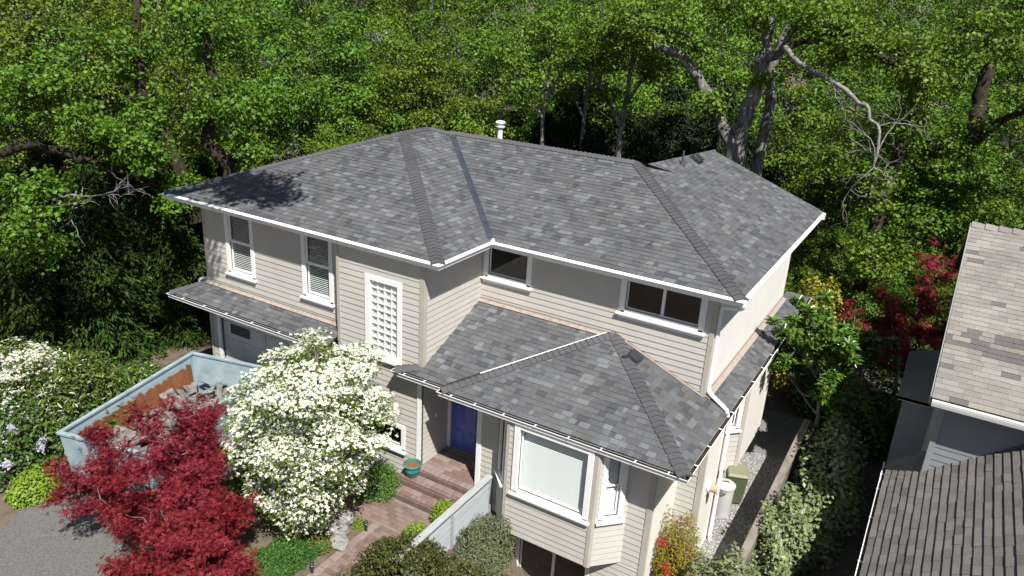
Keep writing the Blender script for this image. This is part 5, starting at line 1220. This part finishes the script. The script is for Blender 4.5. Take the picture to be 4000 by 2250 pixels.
for y in (-1.6, -.6, .5, 1.5): 
    mb = MB(); x = Wd+.02; mb.hexa([(x, y-.04, .15), (x+.07, y-.04, .15), (x+.07, y+.04, .15), (x, y+.04, .15), (x+.12, y-.04, Hh-.01), (x+.19, y-.04, Hh-.01), (x+.19, y+.04, Hh-.01), (x+.12, y+.04, Hh-.01)]); mb.obj('rib', m_steel, t)
for x in (-.8, .8): MB().box(x-.08, -Ln, 0, x+.08, Ln, .099).obj('skid', M['black_metal'], t)
# rubble inside: old shingle scraps
rg_ = np.random.default_rng(5); V, F = [], []
for i in range(420):
    a, b_ = rg_.uniform(.08, .3), rg_.uniform(.06, .2); c = np.array([rg_.uniform(-1.05, 1.05), rg_.uniform(-2.15, 2.15), .45+.22*rg_.random()+.18*math.sin(i)]); n_ = unit(np.array([0, 0, 1.])+rg_.normal(size=3)*.35); x_ = unit(np.cross(n_, rg_.normal(size=3))); y_ = np.cross(n_, x_); k = len(V)
    for dz in (0, .012): V += [c+x_*a*sx+y_*b_*sy+n_*dz for sx, sy in ((-1, -1), (1, -1), (1, 1), (-1, 1))]
    F += [tuple(k+j for j in f) for f in ((3, 2, 1, 0), (4, 5, 6, 7), (0, 1, 5, 4), (1, 2, 6, 5), (2, 3, 7, 6), (3, 0, 4, 7))]
o = mobj('rubble', raw_mesh('rubble', V, F, mat_noise('rubble_grey', [(.09, .085, .08), (.17, .16, .15), (.24, .225, .21)], 4, .9))); o.location = t.location; o.rotation_euler = t.rotation_euler
o['kind'] = 'stuff'; tag(o, 'torn-off grey shingle rubble inside the steel skip', 'rubble')
o = MB().hexa([(-.95, -1.55, 0), (.95, -1.6, 0), (.95, 1.6, 0), (-.95, 1.55, 0), (-.95, -1.55, .02), (.95, -1.6, .02), (.95, 1.6, .02), (-.95, 1.55, .02)]).obj('plywood_sheet', mat_noise('plywood', [(.42, .22, .10), (.55, .31, .15)], 3, .7, stretch=(8, .6, 1)), None, loc=(4.15, -2.45, -.53))
o.rotation_euler = (0, 0, math.radians(14)); o.scale = (.42, 1, 1); tag(o, 'orange-brown plywood sheet on the driveway beside the skip', 'plywood')
# ------------------------------------------------------------------ bins on the gravel
GZ = float(gz(15.5, 5))
t = thing('dustbin', 'round grey plastic dustbin on the gravel by the side wall', 'bin', (15.44, 4.85, GZ+.01))
m_bin = mat_plain('grey_plastic', (.50, .50, .49), .55, var=.04)
MB().lathe([(0, 0), (.235, 0), (.24, .02), (.25, .84), (.262, .845), (.262, .87), (.25, .872)], n=32).obj('bin_body', m_bin, t, True)
MB().lathe([(.272, .86), (.275, .91), (.26, .925), (.17, .965), (.06, .975), (0, .975)], n=32).obj('lid', m_bin, t, True)
MB().tube([(-.08, -.02, .97), (-.06, -.02, 1.01), (.06, .02, 1.01), (.08, .02, .97)], .014, 8).obj('lid_handle', M['black_metal'], t, True)
MB().tube([(-.1, -.255, .80), (-.08, -.30, .80), (.08, -.30, .80), (.1, -.255, .80)], .016, 8).obj('side_handle', M['black_metal'], t, True)
t = thing('wheelie_bin', 'olive green wheelie bin standing behind the round dustbin', 'bin', (15.55, 5.62, GZ+.01), math.radians(20))
m_ol = mat_plain('olive_plastic', (.10, .115, .06), .5, var=.05)
MB().hexa([(-.2, -.22, .05), (.2, -.22, .05), (.2, .2, .05), (-.2, .2, .05), (-.27, -.3, .92), (.27, -.3, .92), (.27, .28, .92), (-.27, .28, .92)]).obj('bin_body', m_ol, t, bevel=.03)
MB().hexa([(-.29, -.34, .922), (.29, -.34, .922), (.29, .3, .922), (-.29, .3, .922), (-.25, -.28, 1.0), (.25, -.28, 1.0), (.25, .26, 1.0), (-.25, .26, 1.0)]).obj('lid', mat_plain('olive_lid', (.20, .20, .13), .5), t, bevel=.03)
for sx in (-.24, .24): MB().tube([(sx-.02, .2, .09), (sx+.02, .2, .09)], .09, 16).obj('wheel', M['black_metal'], t)
# ------------------------------------------------------------------ timber fence and vine hedge on the right boundary
t = thing('timber_fence', 'weathered grey timber fence along the gravel side yard', 'fence', (16.66, 3.0, GZ))
m_tim = mat_noise('grey_timber', [(.12, .105, .09), (.20, .18, .155), (.27, .245, .215)], 7, .9, .5, 40, stretch=(1, .2, 3))
for y in (-4.0, -1.6, .8, 3.2, 5.6): MB().box(-.05, y-.05, -.2, .05, y+.05, 1.388).obj('post', m_tim, t)
MB().box(-.07, -4.2, 1.39, .125, 5.8, 1.43).obj('top_rail', m_tim, t); MB().box(.051, -4.2, 1.15, .09, 5.8, 1.24).obj('rail', m_tim, t)
pr2 = random.Random(3); y = -4.15
while y < 5.75: MB().box(.092, y, .05, .112, y+.146, 1.385).obj('board', m_tim, t); y += .148
def vine(name, label, x, y, z, seed, rx, ry, rz, n, size, mat='ivy'):
    return shrub(name, x, y, label, 'hedge', z=z, seed=seed, rx=rx, ry=ry, rz=rz, n=n, size=size, mat=mat, wid=.34, lump=.22, shell=.5)
vine('vine_hedge', 'pale grey-green leafy vine hedge spilling over the timber fence', 17.1, 3.7, GZ-.1, 111, .85, 2.0, 2.15, 7000, .12)
vine('front_vine_hedge', 'pale vine hedge at the bottom edge, nearest end of the timber fence', 16.70, .55, GZ-.1, 112, 1.05, 1.8, 1.85, 7000, .12)
vine('shaded_vine_hedge', 'shaded grey-green hedge between the timber fence and the neighbouring house', 17.75, 6.6, GZ-.1, 113, .95, 3.0, 2.1, 5200, .12)
# big-leaved tree, golden shrub and red maple in the gap
def big_leaf_tree(name, label, x, y, z, H, R, seed, n, size, mat, th):
    rg_ = np.random.default_rng(seed); polys, tips = skeleton(rg_, H, R, th, nlev=4, nch=(4, 4, 3, 2), gnarl=.25, r0=.09); t = thing(name, label, 'tree', (x, y, z))
    V, F = tubes(polys, 6); mobj('trunk', raw_mesh('trunk', V, F, M['bark'], smooth=True), t); k = tips[rg_.random(len(tips)) > .2]; per = max(3, n//len(k)); T = np.repeat(k, per, 0)
    out = unit(rg_.normal(size=T.shape)+np.array([0, 0, .35])); P = T+out*.05; V, F = leaf_arrays(P, rg_.normal(size=P.shape)*.35+np.array([0, 0, 1.]), rg_.uniform(size*.6, size*1.2, len(P)), .19, rg_, along=out)
    mobj('crown', raw_mesh('crown', V, F, M[mat]), t)
shrub('gap_laurel', 18.0, 11.2, 'dark laurel thicket filling the shady gap behind the magnolia', z=-1.4, seed=131, rx=1.3, ry=1.6, rz=2.6, n=5000, size=.17, mat='magnolia', wid=.2, lump=.25, shell=.4)
shrub('side_laurel', 16.4, 12.6, 'dark laurel behind the rear corner gutter of the side roof', z=-1.4, seed=132, rx=1.1, ry=1.0, rz=2.6, n=3600, size=.16, mat='magnolia', wid=.2, lump=.25, shell=.4)
big_leaf_tree('magnolia_tree', 'large glossy-leaved magnolia between the side roof and the tan-roofed house', 17.0, 8.8, -1.5, 5.0, 2.15, 121, 9000, .23, 'magnolia', 2.2)
shrub('golden_leaved_shrub', 15.75, 13.6, 'golden yellow shrub behind the rear corner of the side roof', z=-1.2, seed=122, rx=1.1, ry=1.1, rz=4.3, n=5200, size=.12, mat='gold', wid=.36, shell=.5)
maple('far_red_maple_tree', 'dark red maple half hidden beside the tan shingle roof', 18.7, 14.2, -1.2, 5.2, 2.2, 123, 7000, 1.6, bare=0, size=.11)
# ------------------------------------------------------------------ service wires left of the house
for i, (pts, lb) in enumerate((([(-14, -9, 3.4), (-5.64, -1.49, 2.56), (-5.2, 1.2, 2.25), (-4.69, 4.87, 2.4), (.9, 6.5, 3.0)], 'upper dark service wire strung across the cedars'), ([(-14, -9.2, 2.5), (-5.71, -1.64, 1.70), (-5.2, 1.4, 1.60), (-4.7, 4.85, 1.75), (.9, 6.6, 2.7)], 'lower dark service wire strung across the cedars'))):
    p = np.array(pts); s = np.linspace(0, 4, 33); q = np.stack([np.interp(s, np.arange(5), p[:, c]) for c in range(3)], 1)
    for _ in range(12): q[1:-1] = (q[:-2]+2*q[1:-1]+q[2:])/4
    tag(MB().tube(list(q), .012, 6).obj('service_wire', M['black_metal'], None, True), lb, 'wire')
# ------------------------------------------------------------------ the neighbouring house on the right
NB = thing('neighbouring_house', 'grey-sided neighbouring house with tan shingle roofs at the right edge', 'house', (21, 4, -1.5))
nb0 = np.array([21, 4, -1.5])
HOUSE_ = HOUSE; HOUSE = NB; NB.location = (0, 0, 0)
M['nsid'] = mat_noise('blue_grey_siding', [(.19, .215, .23), (.225, .25, .265)], 1.5, .65, .2, 40, bdist=.003); M['ntrim'] = mat_plain('pale_grey_trim', (.25, .265, .27), .6)
s3 = .5; ex, ey, ez = 19.40, 3.32, 4.0; ry_, rz_ = 8.49, ez+s3*(8.49-3.32)
PN = RP((ex, ey), (1, 0), (0, 1), ez, s3)
dk = MB(); deck([(ex, ey+.05, ez+.025), (27, ey+.05, ez+.025), (27, ry_, rz_), (ex, ry_, rz_)]); deck([(ex, ry_, rz_), (27, ry_, rz_), (27, 13.6, ez), (ex, 13.6, ez)])
NU = dk.obj('upper_roof', M['gutter_dark'], NB)
ntabs = []
def worn(p, mi, rng): 
    d = math.hypot((p[0]-20.6)/1.3, (p[1]-4.9)/.35)
    return 3 if (d < 1 and rng.random() < .6) else mi
shingle_plane(PN, [(ex, ey+.05), (25, ey+.05), (25, ry_), (ex, ry_)], rng, ntabs, .143, .24, .36, [.36, .34, .26, .04], 4, worn, (.006, .014))
lx, lz, s4 = 18.87, 1.48, .79
PW = RP((lx, 0), (0, -1), (1, 0), lz, s4)
yw = 3.86
dk = MB(); deck([(lx+.09, -9, lz+.07), (lx+.09, 4.85, lz+.07), (19.62, 4.85, PW.z(19.62, 0)), (19.62, yw, PW.z(19.62, 0)), (25, yw, PW.z(25, 0)), (25, -9, PW.z(25, 0))]); NLR = dk.obj('lower_roof', M['gutter_dark'], NB)
TD = [shingle_mat('old_dark_shingle_%d' % i, c) for i, c in enumerate(((.155, .145, .13), (.175, .163, .146), (.14, .13, .12), (.12, .11, .095)))]
lt = []
shingle_plane(PW, [(lx+.09, -7), (lx+.09, yw), (24, yw), (24, -7)], rng, lt, .165, .27, .33, [.36, .36, .24, .04], 4, None, (.022, .034))
shingle_plane(PW, [(lx+.09, yw+.001), (lx+.09, 4.85), (19.62, 4.85), (19.62, yw+.001)], rng, lt, .165, .27, .33, [.36, .36, .24, .04], 4, None, (.015, .024))
emit_tabs(ntabs+[(v, f, m+4) for v, f, m in lt], TN+TD, NU, 300)
# ridge cap pieces
for i in range(20):
    x = ex+i*.29; mb = MB(); z = rz_; mb.add([(x, ry_-.16, z-.05), (x, ry_, z+.055), (x, ry_+.16, z-.05), (x+.30, ry_-.16, z-.075), (x+.30, ry_, z+.02), (x+.30, ry_+.16, z-.075), (x, ry_-.16, z-.09), (x, ry_, z-.0), (x, ry_+.16, z-.09)], [(0, 3, 4, 1), (1, 4, 5, 2), (0, 1, 7, 6), (1, 2, 8, 7)]); mb.obj('ridge_cap', TN[i % 3], NU)
sweep('gutter', [(ex+.02, ey), (27, ey)], [(0, 0), (.012, .01), (.10, .01), (.10, -.13), (.03, -.13), (.01, -.06)], M['white'], NB, ez-.02)
sweep('fascia', [(ex+.02, ey), (27, ey)], [(.104, .0), (.13, .0), (.13, -.2), (.104, -.2)], M['ntrim'], NB, ez)
sweep('gutter', [(lx, 4.88), (lx, -9)], openp, M['white'], NB, lz)
# dry leaves in the lower gutter
rg_ = np.random.default_rng(9); P = np.stack([rg_.uniform(lx+.02, lx+.09, 2600), rg_.uniform(-7, 3.5, 2600), lz+rg_.uniform(-.06, .01, 2600)], 1)
V, F = leaf_arrays(P, rg_.normal(size=P.shape)+np.array([0, 0, .5]), rg_.uniform(.015, .04, 2600), .35, rg_); M['dry'] = mat_leaf('dry_brown_leaf', [(.10, .05, .025), (.20, .11, .06), (.27, .16, .10)], .1, .8, .1)
o = mobj('dry_leaves', raw_mesh('dry_leaves', V, F, M['dry'])); o['kind'] = 'stuff'; tag(o, 'brown dry leaves filling the gutter of the neighbouring house', 'leaves')
sweep('dark_lining', [(lx, 4.75), (lx, -9)], [(.028, -.06), (.092, -.06)], M['gutter_dark'], NB, lz, closed_prof=False)
for y in (-4, -2.4, -.8, .8, 2.4, 3.6, 4.3): o = mobj('gutter_hanger', hme, NB, (lx, y, lz)); o.rotation_euler = (0, 0, -math.pi/2)
# walls
wn = WF((19.62, yw), (1, 0))
wall(wn, 7, 1.8, ez+.06, mat='nsid', zfirst=1.85)
cboard(wn, -.02, .09, 1.9, ez-.05, 0, .03, 'ntrim')
wall(WF((19.62, 13), (0, -1)), 13-yw, -1.5, ez+.06, mat='nsid', boards=False); cboard(WF((19.62, 13), (0, -1)), 13-yw-.09, 13-yw, 1.9, ez-.05, 0, .03, 'ntrim')
wall(WF((19.3, 4.7), (0, -1)), 13.7, -1.5, lz-.05, mat='nsid', boards=False)
mb = MB(); mb.poly([(19.62, yw, ez+.05), (19.62, ry_, rz_-.02), (19.62, 13, ez+.05)]); mb.obj('gable', M['nsid'], NB)
mb = MB(); mb.hexa([(ex-.03, ey+.1, ez-.14), (ex, ey+.1, ez-.14), (ex, ry_, rz_-.16), (ex-.03, ry_, rz_-.16), (ex-.03, ey+.1, ez+.03), (ex, ey+.1, ez+.03), (ex, ry_, rz_+.01), (ex-.03, ry_, rz_+.01)]); mb.obj('barge_board', M['ntrim'], NB)
mb = MB(); mb.hexa([(ex-.03, 13.6, ez-.14), (ex, 13.6, ez-.14), (ex, ry_, rz_-.16), (ex-.03, ry_, rz_-.16), (ex-.03, 13.6, ez+.03), (ex, 13.6, ez+.03), (ex, ry_, rz_+.01), (ex-.03, ry_, rz_+.01)]); mb.obj('barge_board', mat_plain('brown_barge', (.16, .07, .04), .7), NB)
# rear extension in the shade with its own low eave
wx = WF((18.95, 9.7), (0, -1)); wall(wx, 2.9, -1.5, 2.35, mat='nsid', boards=False); wall(WF((18.95, 6.8), (1, 0)), .67, -1.5, 2.35, mat='nsid', zfirst=-1.4)
mb = MB(); mb.hexa([(18.8, 6.6, 2.36), (19.6, 6.6, 2.36), (19.6, 9.8, 2.36), (18.8, 9.8, 2.36), (18.8, 6.6, 2.44), (19.6, 6.6, 2.72), (19.6, 9.8, 2.72), (18.8, 9.8, 2.44)]); mb.obj('extension_roof', TD[1], NB)
sweep('gutter', [(18.8, 6.6), (19.55, 6.6)], [(0, 0), (.08, 0), (.08, -.09), (0, -.09)], M['white'], NB, 2.44)
HOUSE = HOUSE_
# ------------------------------------------------------------------ distant houses glimpsed through the trees
def far_house(name, label, x, y, rz, L, Wd, h, rise, wmat, rmat, nwin=3):
    t = thing(name, label, 'house', (x, y, float(gz(x, y))-.2), rz)
    MB().box(-L/2, -Wd/2, 0, L/2, Wd/2, h).obj('wall', wmat, t)
    mb = MB(); o_ = .4; mb.prism([(-L/2-o_, -Wd/2-o_, h-.1), (-L/2-o_, 0, h+rise), (-L/2-o_, Wd/2+o_, h-.1)], (L+2*o_, 0, 0)); r = mb.obj('roof', rmat, t)
    MB().box(-L*.2, -.2, h+rise-.5, -L*.2+.5, .3, h+rise+.7).obj('chimney', M['flash'], r)
    for k in range(nwin):
        xx = -L/2+L*(k+.5)/nwin; f = MB().box(xx-.6, -Wd/2-.05, h*.45, xx+.6, -Wd/2-.001, h*.8).obj('window', M['white'], t); MB().box(xx-.5, -Wd/2-.07, h*.47, xx+.5, -Wd/2-.051, h*.78).obj('pane', M['black_metal'], f)
        f = MB().box(L/2+.001, -Wd*.3+k*Wd*.25-.3, h*.45, L/2+.05, -Wd*.3+k*Wd*.25+.3, h*.8).obj('window', M['white'], t)
    return t
m_fr = shingle_mat('far_grey_roof', (.30, .32, .36)); m_fw = mat_plain('far_blue_siding', (.40, .46, .52), .7); m_fw2 = mat_plain('far_cream_wall', (.6, .57, .5), .8); m_fr2 = shingle_mat('far_brown_roof', (.22, .15, .12))
far_house('blue_sided_house', 'pale blue house glimpsed through leaves in the top left corner', -28.5, 12.8, math.radians(62), 9, 7, 6.0, 2.4, m_fw, shingle_mat('far_teal_roof', (.06, .10, .10)))
far_house('grey_roofed_house', 'grey-roofed house glimpsed through the trees above the left ridge', -19.0, 33.5, math.radians(35), 9, 7, 5.2, 2.2, m_fw2, m_fr)
far_house('brown_roofed_shed', 'brown-roofed shed glimpsed just above the left roof slope', -9.6, 12.2, math.radians(20), 3.4, 3.0, 2.9, 1.2, m_fw2, m_fr2, 1)
far_house('grey_far_house', 'grey house barely visible at the top edge near the right corner', 17.5, 66, math.radians(5), 14, 9, 6.5, 2.5, m_fw2, m_fr)
